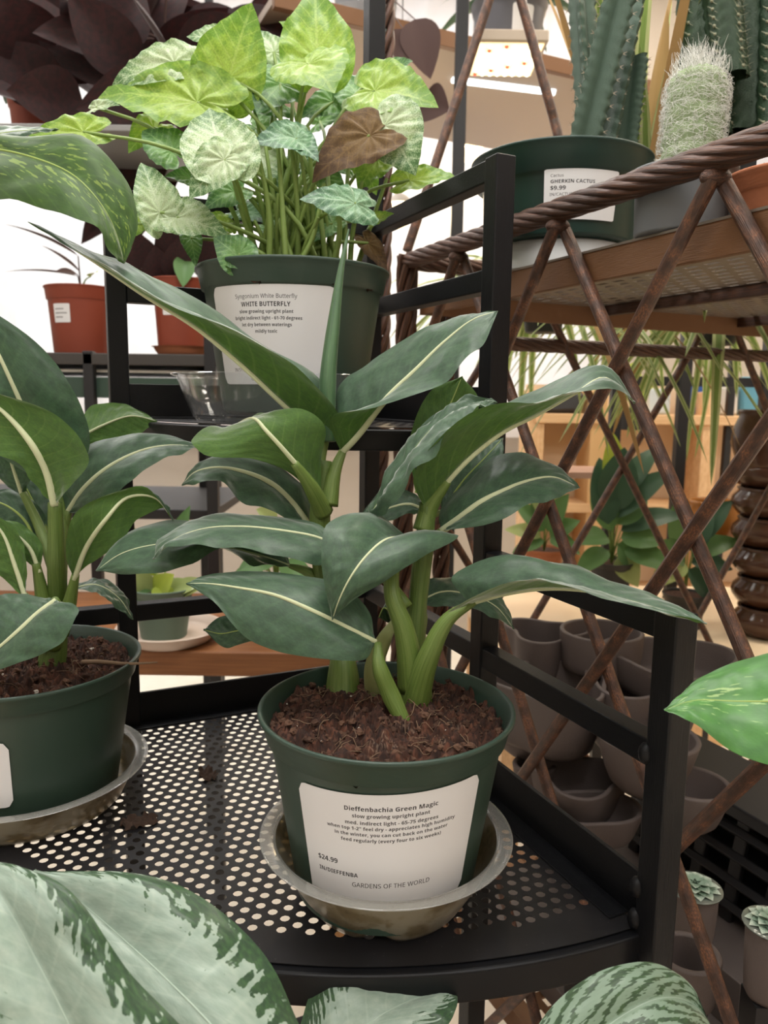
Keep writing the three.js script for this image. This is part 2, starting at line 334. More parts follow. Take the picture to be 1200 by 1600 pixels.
// ---------------------------------------------------------------- pots, soil, labels
// pot profile: list of [radius, height] for the outside; the inside follows at wall thickness
function potGeometry(c, rim, base, height, { collar = 0.13, wall = 0.0022, seg = 72, step = 0.0035 } = {}) {
  const h = height, rb = mix(rim, base, collar) - step;
  const out = [[0, 0], [base * 0.92, 0], [base, 0.003], [rb, h * (1 - collar)], [rb + step - 0.0007, h * (1 - collar) + 0.0012], [rim - 0.001, h - 0.0045], [rim + 0.0012, h - 0.003], [rim + 0.0012, h - 0.0008], [rim, h]];
  const inn = [[rim - wall, h - 0.001], [rb - wall, h * (1 - collar)], [base - wall, 0.005], [0, 0.005]];
  return lathe([...out, ...inn], seg).translate(c.x, c.y, c.z);
}
const potRadius = (rim, base, collar, f) => mix(base, mix(rim, base, collar) - 0.0035, f / (1 - collar));
function soilPatch(parent, c, radius, depthBelow, seed, mound = 0.006, crumbs = 320) {
  const pos = [], uv = [], idx = [], nr = 60, na = 150, R = rngOf(seed);
  const H = (x, z) => mound * (1 - (x * x + z * z) / (radius * radius)) + 0.0085 * fbm(x * 22 + seed, z * 22, 4) + 0.0045 * N2(x * 110, z * 110 + seed) + 0.0024 * N2(x * 260, z * 260) + 0.0014 * N2(x * 560, z * 560);
  for (let i = 0; i <= nr; i++) for (let j = 0; j < na; j++) {
    const r = i / nr * radius, a = j / na * Math.PI * 2, x = Math.cos(a) * r, z = Math.sin(a) * r;
    pos.push(c.x + x, c.y + H(x, z), c.z + z); uv.push(x * 7 + 0.5, z * 7 + 0.5);
  }
  for (let i = 0; i < nr; i++) for (let j = 0; j < na; j++) { const a = i * na + j, b = i * na + (j + 1) % na; idx.push(a, b, a + na, b, b + na, a + na); }
  const g = new THREE.BufferGeometry();
  g.setAttribute('position', new THREE.Float32BufferAttribute(pos, 3)); g.setAttribute('uv', new THREE.Float32BufferAttribute(uv, 2)); g.setIndex(idx); g.computeVertexNormals();
  const soil = part(parent, 'soil', g, M.soil);
  const lumps = [[], []], white = [], roots = [];
  const lump = (s) => { const q = new THREE.IcosahedronGeometry(s, s > 0.0014 ? 1 : 0), p = q.attributes.position, k = R() * 50; for (let i = 0; i < p.count; i++) { const f = 1 + 0.45 * N3(p.getX(i) / s + k, p.getY(i) / s, p.getZ(i) / s); p.setXYZ(i, p.getX(i) * f, p.getY(i) * f * 0.75, p.getZ(i) * f); } q.computeVertexNormals(); return q; };
  for (let i = 0; i < crumbs; i++) {
    const a = R() * 6.283, r = Math.sqrt(R()) * radius * 0.97, x = Math.cos(a) * r, z = Math.sin(a) * r, s = 0.0007 + 0.0022 * Math.pow(R(), 3);
    const q = lump(s).rotateY(R() * 6).translate(c.x + x, c.y + H(x, z) + s * 0.25, c.z + z);
    (i % 23 === 0 && s < 0.0020 ? white : lumps[i % 2]).push(q);
  }
  for (let i = 0; i < crumbs / 16; i++) {
    const a = R() * 6.283, r = Math.sqrt(R()) * radius * 0.85, x = Math.cos(a) * r, z = Math.sin(a) * r, an = R() * 6.283, ln = 0.006 + 0.016 * R(), pts = [];
    for (let k = 0; k < 4; k++) { const xx = x + Math.cos(an + k * 0.5 * (R() - 0.5)) * ln * k / 3, zz = z + Math.sin(an) * ln * k / 3; pts.push(V(c.x + xx, c.y + H(xx, zz) + 0.0012 + 0.003 * R(), c.z + zz)); }
    roots.push(tube(pts, [0.00028, 0.00018], 6, 4));
  }
  part(soil, 'soil_crumbs', flatten(lumps[0]), M.crumb, { kind: 'stuff' });
  part(soil, 'soil_crumbs', flatten(lumps[1]), M.crumbPale, { kind: 'stuff' });
  if (white.length) part(soil, 'perlite_grains', flatten(white), M.perlite, { kind: 'stuff' });
  if (roots.length) part(soil, 'root_fibres', flatten(roots), M.fibre, { kind: 'stuff' });
  return soil;
}
// a paper label following a pot's cone: angles from the direction facing the camera, heights above the pot's base
function labelPatch(c, radiusAt, th0, th1, h0, h1, corner = 0.005, facing = 0, lift = 0.0007, tilt = 0) {
  const nx = 40, ny = 12, pos = [], uv = [], idx = [], rm = radiusAt((h0 + h1) / 2), width = (th1 - th0) * rm;
  for (let i = 0; i <= nx; i++) {
    const fx = i / nx, x = fx * width, e = Math.min(x, width - x), cut = e < corner ? corner - Math.sqrt(Math.max(0, corner * corner - (corner - e) ** 2)) : 0;
    for (let j = 0; j <= ny; j++) {
      const yf = mix(h0 + cut, h1 - cut, j / ny), y = yf + tilt * (fx - 0.5) * width, th = facing + mix(th0, th1, fx), r = radiusAt(y) + lift;
      pos.push(c.x + Math.sin(th) * r, c.y + y, c.z + Math.cos(th) * r); uv.push(fx, (yf - h0) / (h1 - h0));
    }
  }
  for (let i = 0; i < nx; i++) for (let j = 0; j < ny; j++) { const a = i * (ny + 1) + j, b = a + ny + 1; idx.push(a, b, a + 1, b, b + 1, a + 1); }
  const g = new THREE.BufferGeometry();
  g.setAttribute('position', new THREE.Float32BufferAttribute(pos, 3)); g.setAttribute('uv', new THREE.Float32BufferAttribute(uv, 2)); g.setIndex(idx); g.computeVertexNormals();
  return g;
}
function printed(w, h, draw) {
  const cv = document.createElement('canvas'); cv.width = w; cv.height = h; const x = cv.getContext('2d');
  x.fillStyle = '#e4e4e6'; x.fillRect(0, 0, w, h); x.fillStyle = '#18181c'; x.textBaseline = 'middle';
  draw(x); const t = new THREE.CanvasTexture(cv); t.colorSpace = THREE.SRGBColorSpace; t.magFilter = THREE.LinearFilter;
  return std({ map: t, roughness: 0.5 });
}
const say = (x, text, px, py, size, bold, align = 'center') => { x.font = (bold ? 'bold ' : '') + size + 'px sans-serif'; x.textAlign = align; x.fillText(text, px, py); };
// a shallow plant saucer
function saucerGeometry(c, rim, base, h, flange = 0.007, t = 0.0016, feet = 0) {
  const g = lathe([[0, 0.004], [base * 0.72, 0.003], [base * 0.8, 0], [base * 0.96, 0], [base, 0.003], [mix(base, rim - flange, 0.55), h * 0.5], [rim - flange, h * 0.93], [rim, h * 0.97], [rim, h], [rim - flange - t, h], [mix(base, rim - flange, 0.55) - t, h * 0.5], [base - t, 0.005], [base * 0.7, 0.006], [0, 0.006]], 96);
  if (feet) { const p = g.attributes.position; for (let i = 0; i < p.count; i++) { const x = p.getX(i), y = p.getY(i), z = p.getZ(i), r = Math.hypot(x, z); if (r > base * 0.75 && y < h * 0.55) { const a = Math.atan2(x, z), f = Math.max(0, Math.cos(a * feet + 0.3)) ** 8; p.setY(i, y + f * 0.006 * (1 - y / h * 1.8)); } } g.computeVertexNormals(); }
  return g.translate(c.x, c.y, c.z);
}
// the saucer as a thing: stained basin and clear flat rim
function saucerThing(label, c, rim, base, h, { flange = 0.009, feet = 0, basin = M.clearDirty, edge = M.clear } = {}) {
  const t = 0.0016, o = thing('plant_saucer', label, 'saucer', c), ri = rim - flange;
  const g = lathe([[0, 0.004], [base * 0.72, 0.003], [base * 0.8, 0], [base * 0.96, 0], [base, 0.003], [mix(base, ri, 0.55), h * 0.5], [ri, h * 0.95], [ri - t, h * 0.95], [mix(base, ri, 0.55) - t, h * 0.5], [base - t, 0.005], [base * 0.7, 0.006], [0, 0.006]], 96);
  if (feet) { const p = g.attributes.position; for (let i = 0; i < p.count; i++) { const x = p.getX(i), y = p.getY(i), z = p.getZ(i), r = Math.hypot(x, z); if (r > base * 0.75 && y < h * 0.55) { const a = Math.atan2(x, z), f = Math.max(0, Math.cos(a * feet + 0.3)) ** 8; p.setY(i, y + f * 0.006 * (1 - y / h * 1.8)); } } g.computeVertexNormals(); }
  part(o, 'basin', g.translate(c.x, c.y, c.z), basin);
  part(o, 'rim', lathe([[ri - t, h * 0.95], [ri, h * 0.94], [rim - 0.001, h * 0.965], [rim, h * 0.975], [rim, h - 0.0008], [rim - 0.001, h], [ri + 0.001, h * 0.985], [ri - t, h * 0.955]], 96).translate(c.x, c.y, c.z), edge);
  return o;
}

// ================================================================ the room
const X0 = -2.7, X1 = 3.6, Z0 = -3.5, Z1 = 2.1, YC = 3.0;
const floorMap = dataTexture(512, 512, (u, v) => { const n = fbm(u * 6, v * 6, 5), m = fbm(u * 60, v * 60, 2); return lerp3([240, 233, 220], [250, 246, 236], clamp(0.5 + n + m * 0.3)); });
const wallMat = std({ color: lin(0.44, 0.39, 0.34), roughness: 0.9, bumpMap: grainBump, bumpScale: 0.0006 });
const floorGeo = boxBetween(X0 - 0.1, X1 + 0.1, -0.1, 0, Z0 - 0.1, Z1 + 0.1);
structure('floor', floorGeo, std({ map: floorMap, roughness: 0.55 }));
structure('ceiling', boxBetween(X0 - 0.1, X1 + 0.1, YC, YC + 0.1, Z0 - 0.1, Z1 + 0.1), std({ color: lin(0.55, 0.54, 0.52), roughness: 0.95 }));
structure('wall_left', boxBetween(X0 - 0.1, X0, 0, YC, Z0, Z1), wallMat);
structure('wall_right', boxBetween(X1, X1 + 0.1, 0, YC, Z0, Z1), std({ color: lin(0.50, 0.36, 0.22), roughness: 0.9 }));
structure('wall_front', boxBetween(X0, X1, 0, YC, Z1, Z1 + 0.1), wallMat);
// back wall with a wide window opening
const WX0 = -2.5, WX1 = 0.95, WY0 = 1.06, WY1 = 2.75;
structure('wall_back', flatten([
  boxBetween(X0, WX0, 0, YC, Z0 - 0.1, Z0), boxBetween(WX1, X1, 0, YC, Z0 - 0.1, Z0), boxBetween(WX0, WX1, 0, WY0, Z0 - 0.1, Z0), boxBetween(WX0, WX1, WY1, YC, Z0 - 0.1, Z0)]), wallMat);
{
  const w = new THREE.Group(); w.name = 'window_1'; w.userData = { kind: 'structure' }; scene.add(w); origin.set(w, V(0, 0, 0));
  const fm = std({ color: lin(0.55, 0.55, 0.55), roughness: 0.5 });
  for (let i = 0; i <= 4; i++) { const x = mix(WX0 + 0.02, WX1 - 0.02, i / 4); part(w, 'window_frame', boxBetween(x - 0.02, x + 0.02, WY0, WY1, Z0 - 0.08, Z0 - 0.04), fm); }
  for (const y of [WY0 + 0.02, WY1 - 0.02]) part(w, 'window_frame', boxBetween(WX0, WX1, y - 0.02, y + 0.02, Z0 - 0.079, Z0 - 0.041), fm);
  for (let i = 0; i < 4; i++) { const a = mix(WX0 + 0.02, WX1 - 0.02, i / 4), b = mix(WX0 + 0.02, WX1 - 0.02, (i + 1) / 4); part(w, 'pane', boxBetween(a + 0.02, b - 0.02, WY0 + 0.04, WY1 - 0.04, Z0 - 0.062, Z0 - 0.060), phy({ color: lin(0.95, 0.97, 0.97), transmission: 1, roughness: 0.02, thickness: 0 })); }
}
{ // sheet of milky plastic hung in front of the window
  const g = new THREE.PlaneGeometry(WX1 - WX0 + 0.1, WY1 - WY0 + 0.15, 160, 60), p = g.attributes.position;
  for (let i = 0; i < p.count; i++) { const x = p.getX(i), y = p.getY(i); p.setZ(i, 0.025 * fbm(x * 4, y * 0.7, 3) + 0.010 * N2(x * 11, y * 2.2) + 0.005 * N2(x * 9 + 4, y * 12)); }
  g.computeVertexNormals(); g.translate((WX0 + WX1) / 2, (WY0 + WY1) / 2, Z0 + 0.09);
  single('plastic_sheet', 'milky white wrinkled plastic sheet hanging over the bright window behind the red pots', 'sheeting', g, phy({ color: lin(0.86, 0.82, 0.82), roughness: 1, transmission: 0.5, thickness: 0, side: THREE.DoubleSide }));
}
{ // ceiling light panels with their own lights
  const glow = std({ color: lin(0.9, 0.9, 0.88), emissive: lin(1.0, 0.985, 0.965), emissiveIntensity: 2.2 }), fr = std({ color: lin(0.6, 0.6, 0.6), roughness: 0.5 });
  for (const [x, z, strength, tint] of PANELS) {
    const o = thing('ceiling_light_panel', 'square white light panel set in the ceiling', 'ceiling light', V(x, PANEL_Y, z), 'ceiling light panels'), s = PANEL_SIZE / 2;
    part(o, 'frame', flatten([boxBetween(x - s - 0.02, x + s + 0.02, PANEL_Y, YC, z - s - 0.02, z - s), boxBetween(x - s - 0.02, x + s + 0.02, PANEL_Y, YC, z + s, z + s + 0.02), boxBetween(x - s - 0.02, x - s, PANEL_Y, YC, z - s, z + s), boxBetween(x + s, x + s + 0.02, PANEL_Y, YC, z - s, z + s)]), fr);
    part(o, 'diffuser', boxBetween(x - s, x + s, PANEL_Y + 0.01, PANEL_Y + 0.02, z - s, z + s), glow);
    const a = new THREE.RectAreaLight(new THREE.Color(...tint), PANEL_LIGHT * strength, PANEL_SIZE, PANEL_SIZE); a.name = 'ceiling_panel_lamp';
    a.position.set(0, 0.004, 0); a.rotation.x = -Math.PI / 2; o.add(a);
  }
}

{ // unseen grow panel added above the stand for stronger top-down contrast
  const g = V(0.02, 2.28, -0.48), o = thing('added_grow_lamp', 'white grow lamp added out of view above the plant stand for top-down light', 'lamp', g);
  part(o, 'housing', boxBetween(g.x - 0.33, g.x + 0.33, g.y + 0.006, g.y + 0.04, g.z - 0.23, g.z + 0.23, 0.004), std({ color: lin(0.6, 0.6, 0.6), roughness: 0.5 }));
  part(o, 'diffuser', boxBetween(g.x - 0.30, g.x + 0.30, g.y, g.y + 0.006, g.z - 0.20, g.z + 0.20), std({ color: lin(0.9, 0.9, 0.88), emissive: lin(1, 0.97, 0.92), emissiveIntensity: 2.5 }));
  for (const s of [-0.3, 0.3]) part(o, 'hanger', tube([V(g.x + s, g.y + 0.04, g.z), V(g.x + s, 2.6, g.z), V(g.x + s, YC, g.z)], [0.0015, 0.0015], 3, 6), std({ color: lin(0.3, 0.3, 0.3), roughness: 0.4 }));
  const a = new THREE.RectAreaLight(new THREE.Color(1, 0.97, 0.92), 11, 0.6, 0.4); a.name = 'added_grow_light'; a.position.set(0, -0.004, 0); a.rotation.x = -Math.PI / 2; o.add(a);
}

// ================================================================ black corner plant stand
const K = V(-0.017, 0, -0.864), TH = 25 * Math.PI / 180, RD = V(Math.sin(TH), 0, Math.cos(TH)), LD = V(-Math.cos(TH), 0, Math.sin(TH)), YU = V(0, 1, 0);
const SR = (u, y) => K.clone().addScaledVector(RD, u).setY(y), SL = (u, y) => K.clone().addScaledVector(LD, u).setY(y);
const shelfFrame = (y) => new THREE.Matrix4().makeBasis(LD, RD, YU).setPosition(K.x, y, K.z);
const S1 = 0.815, S2 = 1.127;
const stand = thing('corner_plant_stand', 'black metal tiered corner stand with perforated quarter-round shelves', 'plant stand', V(K.x, 0, K.z));
const POST = 0.018, UR = 0.247, UL = 0.264, UF = 0.457;
function post(p, y0, y1) { part(stand, 'post', bar(p.clone().setY(y0), p.clone().setY(y1), POST, POST, RD, 0.0015), M.frame); }
post(SR(0, 0), 0, 1.80); post(SR(UR, 0), 0, 1.338); post(SL(UL, 0), 0, 1.338); post(SR(UF, 0), 0, 1.026); post(SL(UF, 0), 0, 1.026);
function rails(S, y, u0, u1) { part(stand, 'rail', bar(S(u0, y), S(u1, y), POST * 0.97, POST * 0.85, YU, 0.0015), M.frame); }
for (const [S, UM] of [[SR, UR], [SL, UL]]) {
  rails(S, 1.0165, UM + 0.009, UF - 0.009); rails(S, 0.9335, 0.009, UF - 0.009);
  rails(S, 1.3285, 0.009, UM - 0.009); rails(S, 1.2445, 0.009, UM - 0.009); rails(S, 0.40, 0.009, UF - 0.009);
  for (const [y, u1] of [[S1, UF - 0.009], [S2, UM - 0.009]]) {
    part(stand, 'shelf_skirt', bar(S(0.009, y + 0.0165), S(u1, y + 0.0165), 0.033, 0.004, YU, 0.0008), M.frame);
  }
}
function perforated(y, R, pitch, hole, lip) {
  const t = 0.0006, s = new THREE.Shape(); s.moveTo(0.004, 0.004); s.lineTo(R - 0.004, 0.004); s.absarc(0, 0, R - 0.004, 0.009, Math.PI / 2 - 0.009, false); s.lineTo(0.004, R - 0.004); s.lineTo(0.004, 0.004);
  const dy = pitch * 0.866; let row = 0;
  for (let b = 0.022; b < R; b += dy, row++) for (let a = 0.022 + (row % 2) * pitch / 2; a < R; a += pitch) {
    if (Math.hypot(a, b) > R - 0.030) continue;
    const h = new THREE.Path(); for (let k = 0; k <= 10; k++) { const an = -k / 10 * Math.PI * 2; const x = a + Math.cos(an) * hole, yy = b + Math.sin(an) * hole; k ? h.lineTo(x, yy) : h.moveTo(x, yy); } s.holes.push(h);
  }
  const g = new THREE.ExtrudeGeometry(s, { depth: t, bevelEnabled: false, curveSegments: 40 });
  const uv = g.attributes.uv; for (let i = 0; i < uv.count; i++) uv.setXY(i, uv.getX(i) * 3, uv.getY(i) * 3);
  g.applyMatrix4(shelfFrame(y - t));
  const sh = part(stand, 'shelf', g, M.plate);
  // rolled front edge
  const e = new THREE.Shape(); e.absarc(0, 0, R, 0.012, Math.PI / 2 - 0.012, false); e.absarc(0, 0, R - 0.009, Math.PI / 2 - 0.012, 0.012, true);
  const eg = new THREE.ExtrudeGeometry(e, { depth: lip, bevelEnabled: true, bevelThickness: 0.002, bevelSize: 0.002, bevelSegments: 3, curveSegments: 48 }).applyMatrix4(shelfFrame(y - lip - 0.0035));
  part(sh, 'front_edge', eg, M.frame);
  // folded side flanges lying on the plate
  for (const S of [SR, SL]) part(sh, 'side_flange', bar(S(0.012, y + 0.0007).addScaledVector(S === SR ? LD : RD, 0.010), S(R - 0.016, y + 0.0007).addScaledVector(S === SR ? LD : RD, 0.010), 0.016, 0.0016, S === SR ? LD : RD, 0.0004), M.frame);
}
perforated(S1, 0.452, 0.0108, 0.0033, 0.018); perforated(S2, 0.256, 0.0108, 0.0033, 0.013);
for (const p of [SR(UF, S1 + 0.028), SR(UF, S1 + 0.006), SR(UF, 0.9335)]) { // weld beads
  part(stand, 'weld_bead', new THREE.IcosahedronGeometry(0.005, 1).scale(1, 1.5, 1).translate(p.x, p.y, p.z).translate(-RD.x * 0.009 + LD.x * 0.008, 0, -RD.z * 0.009 + LD.z * 0.008), M.frame);
}

// ================================================================ rusty iron rack with rope rails and diamond rods
const Q = (u, off, y) => K.clone().addScaledVector(RD, u).addScaledVector(LD, -off).setY(y);
const OF = 0.105, UE = -0.125, U9 = 0.66, O9 = 0.97, RACK = 1.281;
const rack = thing('iron_rack', 'brown iron rack with twisted rope rails and crossed diagonal rods beside the black stand', 'rack', Q(0.3, 0.4, 0));
part(rack, 'rope_rail', rope(Q(UE, OF, 1.322), Q(U9, OF, 1.322), 0.0102), M.rust);
part(rack, 'rope_rail', rope(Q(UE, OF, 1.322), Q(UE, O9, 1.322), 0.0102), M.rust);
part(rack, 'rope_rail', rope(Q(UE, OF, 1.226), Q(UE, O9, 1.226), 0.0095), M.rust);
part(rack, 'corner_post', rope(Q(UE, OF, 0), Q(UE, OF, 1.33), 0.0135, 6, 0.22), M.rust);
part(rack, 'corner_post', rope(Q(UE, OF + 0.06, 0), Q(UE, OF + 0.06, 1.26), 0.0115, 5, 0.16), M.rust);
part(rack, 'corner_post', rope(Q(UE, O9, 0), Q(UE, O9, 1.33), 0.0135, 5, 0.16), M.rust);
part(rack, 'corner_post', rope(Q(U9, OF, 0), Q(U9, OF, 1.33), 0.0135, 5, 0.16), M.rust);
part(rack, 'corner_post', rope(Q(U9, O9, 0), Q(U9, O9, 1.33), 0.0135, 5, 0.16), M.rust);
const SLOPE = 0.09 / 0.1305, NY = 1.307;
function lattice(make, a0, a1, node, yLow, r, step = 0.18) {
  for (let k = -6; k <= 10; k++) for (const s of [1, -1]) {
    const n = node + k * step; // line: a = n + s * (NY - y) * SLOPE
    const inside = (y) => { const a = n + s * (NY - y) * SLOPE; return a >= a0 - 1e-6 && a <= a1 + 1e-6; };
    const yAt = (a) => NY - (a - n) * s / SLOPE, ys = [NY, yLow, yAt(a0), yAt(a1)].filter((y) => y <= NY + 1e-6 && y >= yLow - 1e-6 && inside(y));
    if (ys.length < 2) continue;
    const hi = Math.max(...ys), lo = Math.min(...ys); if (hi - lo < 0.06) continue;
    part(rack, 'lattice_rod', rod(make(n + s * (NY - hi) * SLOPE, hi, s), make(n + s * (NY - lo) * SLOPE, lo, s), r, 10), M.rod);
  }
}
lattice((a, y, s) => Q(a, OF + 0.002 + s * 0.005, y), UE, U9, 0.184, 0.40, 0.0058);
lattice((a, y, s) => Q(UE + s * 0.005, a, y), OF, O9, 0.300, 0.40, 0.0055, 0.36);
for (const [u, y] of [[0.004, 1.308], [0.184, 1.308], [0.364, 1.308], [0.544, 1.308]]) part(rack, 'weld_knob', new THREE.IcosahedronGeometry(0.0088, 2).scale(1.3, 0.8, 0.8).translate(Q(u, OF, y).x, y, Q(u, OF, y).z), M.rust);
function rackShelf(y, slotW, slotH, pu, po, off0, off1, u0, u1, sheet) {
  const M4 = new THREE.Matrix4().makeBasis(RD, LD.clone().negate(), YU).setPosition(K.x, y, K.z), t = 0.002;
  const s = new THREE.Shape(); s.moveTo(u0, off0); s.lineTo(u1, off0); s.lineTo(u1, off1); s.lineTo(u0, off1); s.lineTo(u0, off0);
  let row = 0;
  for (let b = off0 + 0.02; b < off1 - 0.02; b += po, row++) for (let a = u0 + 0.02 + (row % 2) * pu / 2; a < u1 - 0.03; a += pu) {
    const h = new THREE.Path(); h.moveTo(a, b); h.lineTo(a, b + slotH); h.lineTo(a + slotW, b + slotH); h.lineTo(a + slotW, b); h.lineTo(a, b); s.holes.push(h);
  }
  const g = new THREE.ExtrudeGeometry(s, { depth: t, bevelEnabled: false }).applyMatrix4(M4);
  const sh = part(rack, 'shelf', g, sheet);
  const rim = (a, b, side) => part(sh, 'shelf_rim', bar(a, b, 0.028, 0.006, YU, 0.001), M.rustPlain);
  rim(Q(u0, off0 + 0.004, y - 0.012), Q(u1, off0 + 0.004, y - 0.012)); rim(Q(u0 + 0.004, off0, y - 0.012), Q(u0 + 0.004, off1, y - 0.012)); rim(Q(u0, off1, y - 0.012), Q(u1, off1, y - 0.012)); rim(Q(u1 - 0.004, off0, y - 0.012), Q(u1 - 0.004, off1, y - 0.012));
  for (const f of [0.33, 0.66]) part(sh, 'shelf_brace', bar(Q(u0, mix(off0, off1, f), y - 0.007), Q(u1, mix(off0, off1, f), y - 0.007), 0.014, 0.010, YU, 0.001), M.rust);
}
rackShelf(RACK, 0.016, 0.0075, 0.026, 0.0190, OF + 0.012, O9, UE + 0.012, U9, M.underside);
rackShelf(0.47, 0.013, 0.011, 0.023, 0.0195, OF + 0.012, O9, UE + 0.012, U9, M.rustPlain);

// ================================================================ main dieffenbachia
const PC = V(0.0035, S1 + 0.006, -0.490), PRIM = 0.0836, PBASE = 0.0595, PH = 0.1280;
const RIMY = PC.y + PH;
const plant = thing('potted_dieffenbachia', 'dieffenbachia with pale midribs in the green pot with a white 24.99 price label', 'potted plant', PC);
const pot = part(plant, 'pot', potGeometry(PC, PRIM, PBASE, PH, { collar: 0.15 }), M.potGreen);
part(pot, 'label', labelPatch(PC, (y) => potRadius(PRIM, PBASE, 0.15, y / PH), -0.77, 0.83, 0.0225, 0.1045, 0.006, 0.0, 0.0007, 0.05), printed(1024, 764, (x) => {
  say(x, 'Dieffenbachia Green Magic', 520, 92, 37, true); say(x, 'slow growing upright plant', 520, 136, 31, true);
  say(x, 'med. indirect light - 65-75 degrees', 525, 180, 30, true); say(x, 'when top 1-2" feel dry - appreciates high humidity', 525, 217, 29, true);
  say(x, 'in the winter, you can cut back on the water', 525, 255, 29, true); say(x, 'feed regularly (every four to six weeks)', 525, 293, 29, true);
  say(x, '$24.99', 88, 452, 44, true, 'left'); say(x, 'IN/DIEFFENBA', 88, 528, 36, true, 'left'); say(x, 'GARDENS OF THE WORLD', 300, 590, 40, false, 'left');
}), { label: 'white printed price label' });
soilPatch(plant, V(PC.x, RIMY - 0.013, PC.z), PRIM - 0.006, 0, 3, 0.008, 900);

further = 0.045;
leaf(plant, { m: [[507, 690, 0.545], [440, 630, 0.535], [373, 567], [307, 513, 0.52], [225, 462], [140, 405], [45, 347, 0.55]], r: [[530, 648], [470, 582], [373, 521], [240, 464], [143, 404]], l: [[505, 600], [410, 538], [307, 467], [200, 413], [125, 385]], dr: -0.022, dl: 0.028, bulge: 0.12 });
leaf(plant, { m: [[533, 708, 0.54], [558, 682], [605, 622, 0.525], [650, 578], [695, 534], [740, 499], [778, 486, 0.51]], r: [[516, 655], [590, 634], [690, 601], [728, 562], [760, 530]], l: [[526, 612], [560, 578], [612, 541], [672, 509], [732, 491]], dr: -0.024, dl: 0.022, bulge: 0.10 }, M.dieff, M.midrib, 0.0027);
leaf(plant, { under: true, m: [[500, 800, 0.53], [482, 752, 0.515], [446, 706, 0.50], [415, 672, 0.495], [399, 655, 0.505], [372, 662, 0.53], [330, 690, 0.55]], l: [[462, 746], [400, 718], [325, 712], [299, 690], [332, 667]], r: [[502, 722], [508, 668], [480, 641], [428, 641], [394, 650]], dl: 0.0, dr: 0.012, bulge: 0.08 });
leaf(plant, { m: [[484, 824, 0.55], [455, 785], [425, 757], [385, 739], [340, 731], [305, 738], [284, 758, 0.55]], l: [[489, 790], [470, 755], [420, 722], [360, 709], [316, 720]], r: [[455, 812], [412, 795], [372, 781], [347, 752], [308, 757]], dl: 0.03, dr: -0.018, bulge: 0.10 }, M.dieff, M.midrib, 0.0031);
leaf(plant, { m: [[455, 885, 0.54], [420, 873], [360, 857, 0.53], [300, 851], [245, 851], [190, 865], [150, 892, 0.52]], l: [[442, 852], [390, 835], [330, 815], [265, 812], [195, 833]], r: [[425, 884], [395, 883], [345, 857], [295, 885], [222, 897]], dl: 0.03, dr: -0.022, bulge: 0.12 }, M.dieff, M.midrib, 0.0013);
leaf(plant, { m: [[522, 850, 0.50], [490, 838], [440, 829], [380, 823], [320, 826], [272, 843], [239, 874, 0.49]], l: [[503, 822], [430, 808], [345, 801], [288, 818], [250, 842]], r: [[505, 880], [440, 870], [380, 858], [318, 853], [262, 853]], dl: 0.03, dr: -0.02, bulge: 0.10 }, M.dieff, M.midrib, 0.0012);
leaf(plant, { m: [[587, 1003, 0.465], [545, 982], [490, 955, 0.455], [430, 930], [370, 918], [325, 912], [291, 912, 0.47]], l: [[578, 960], [530, 912], [440, 896], [370, 894], [325, 899]], r: [[572, 1029], [510, 1031], [440, 1019], [385, 997], [330, 937]], dl: 0.025, dr: -0.01, bulge: 0.10 }, M.dieff, M.midrib, 0.0018);
leaf(plant, { m: [[640, 842, 0.50], [605, 843, 0.475], [575, 866, 0.455], [550, 898, 0.445], [532, 932, 0.445], [519, 968, 0.452]], l: [[585, 802, 0.02], [512, 817, 0.005], [502, 870], [510, 930]], r: [[716, 838, 0.008], [662, 868], [602, 908], [549, 940]], dl: 0.004, dr: 0.006, bulge: 0.16 }, M.dieff, M.midrib, 0.0015);
leaf(plant, { m: [[666, 800, 0.50], [690, 765], [729, 721, 0.485], [785, 676], [840, 648], [897, 616, 0.48], [945, 590], [992, 630, 0.49]], l: [[646, 742], [680, 687], [762, 636], [830, 629], [897, 613], [962, 606]], r: [[652, 715], [700, 668], [775, 640], [830, 611], [882, 589], [942, 569]], dl: -0.026, dr: 0.03, bulge: 0.10 });
leaf(plant, { m: [[572, 815, 0.50], [598, 775], [638, 715, 0.49], [680, 665], [728, 638], [776, 629, 0.49]], l: [[590, 765], [628, 706], [668, 655], [722, 624]], r: [[606, 790], [655, 730], [712, 672], [748, 640]], dl: 0.012, dr: -0.026, bulge: 0.2, wave: 0.003 }, M.dieff, M.midribGreen, 0.0006);
leaf(plant, { under: true, m: [[650, 770, 0.54], [672, 700], [700, 640], [722, 588, 0.55]], l: [[640, 690], [672, 612]], r: [[725, 690], [748, 624]], dl: 0.01, dr: 0.01 }, M.dieff, M.midribGreen, 0.0012);
leaf(plant, { m: [[690, 800, 0.53], [725, 750], [758, 715], [786, 684, 0.55]], l: [[690, 740], [742, 692]], r: [[735, 765], [784, 716]], dl: 0.012, dr: -0.006 }, M.dieff, M.midribGreen, 0.001);
leaf(plant, { m: [[690, 830, 0.505], [715, 812], [750, 786, 0.49], [785, 768], [822, 753], [864, 746], [906, 762, 0.50]], l: [[688, 792], [729, 757], [774, 714], [822, 709], [872, 731]], r: [[717, 827], [785, 812], [822, 791], [858, 782], [886, 771]], dl: 0.03, dr: -0.02, bulge: 0.12 }, M.dieff, M.midrib, 0.0028);
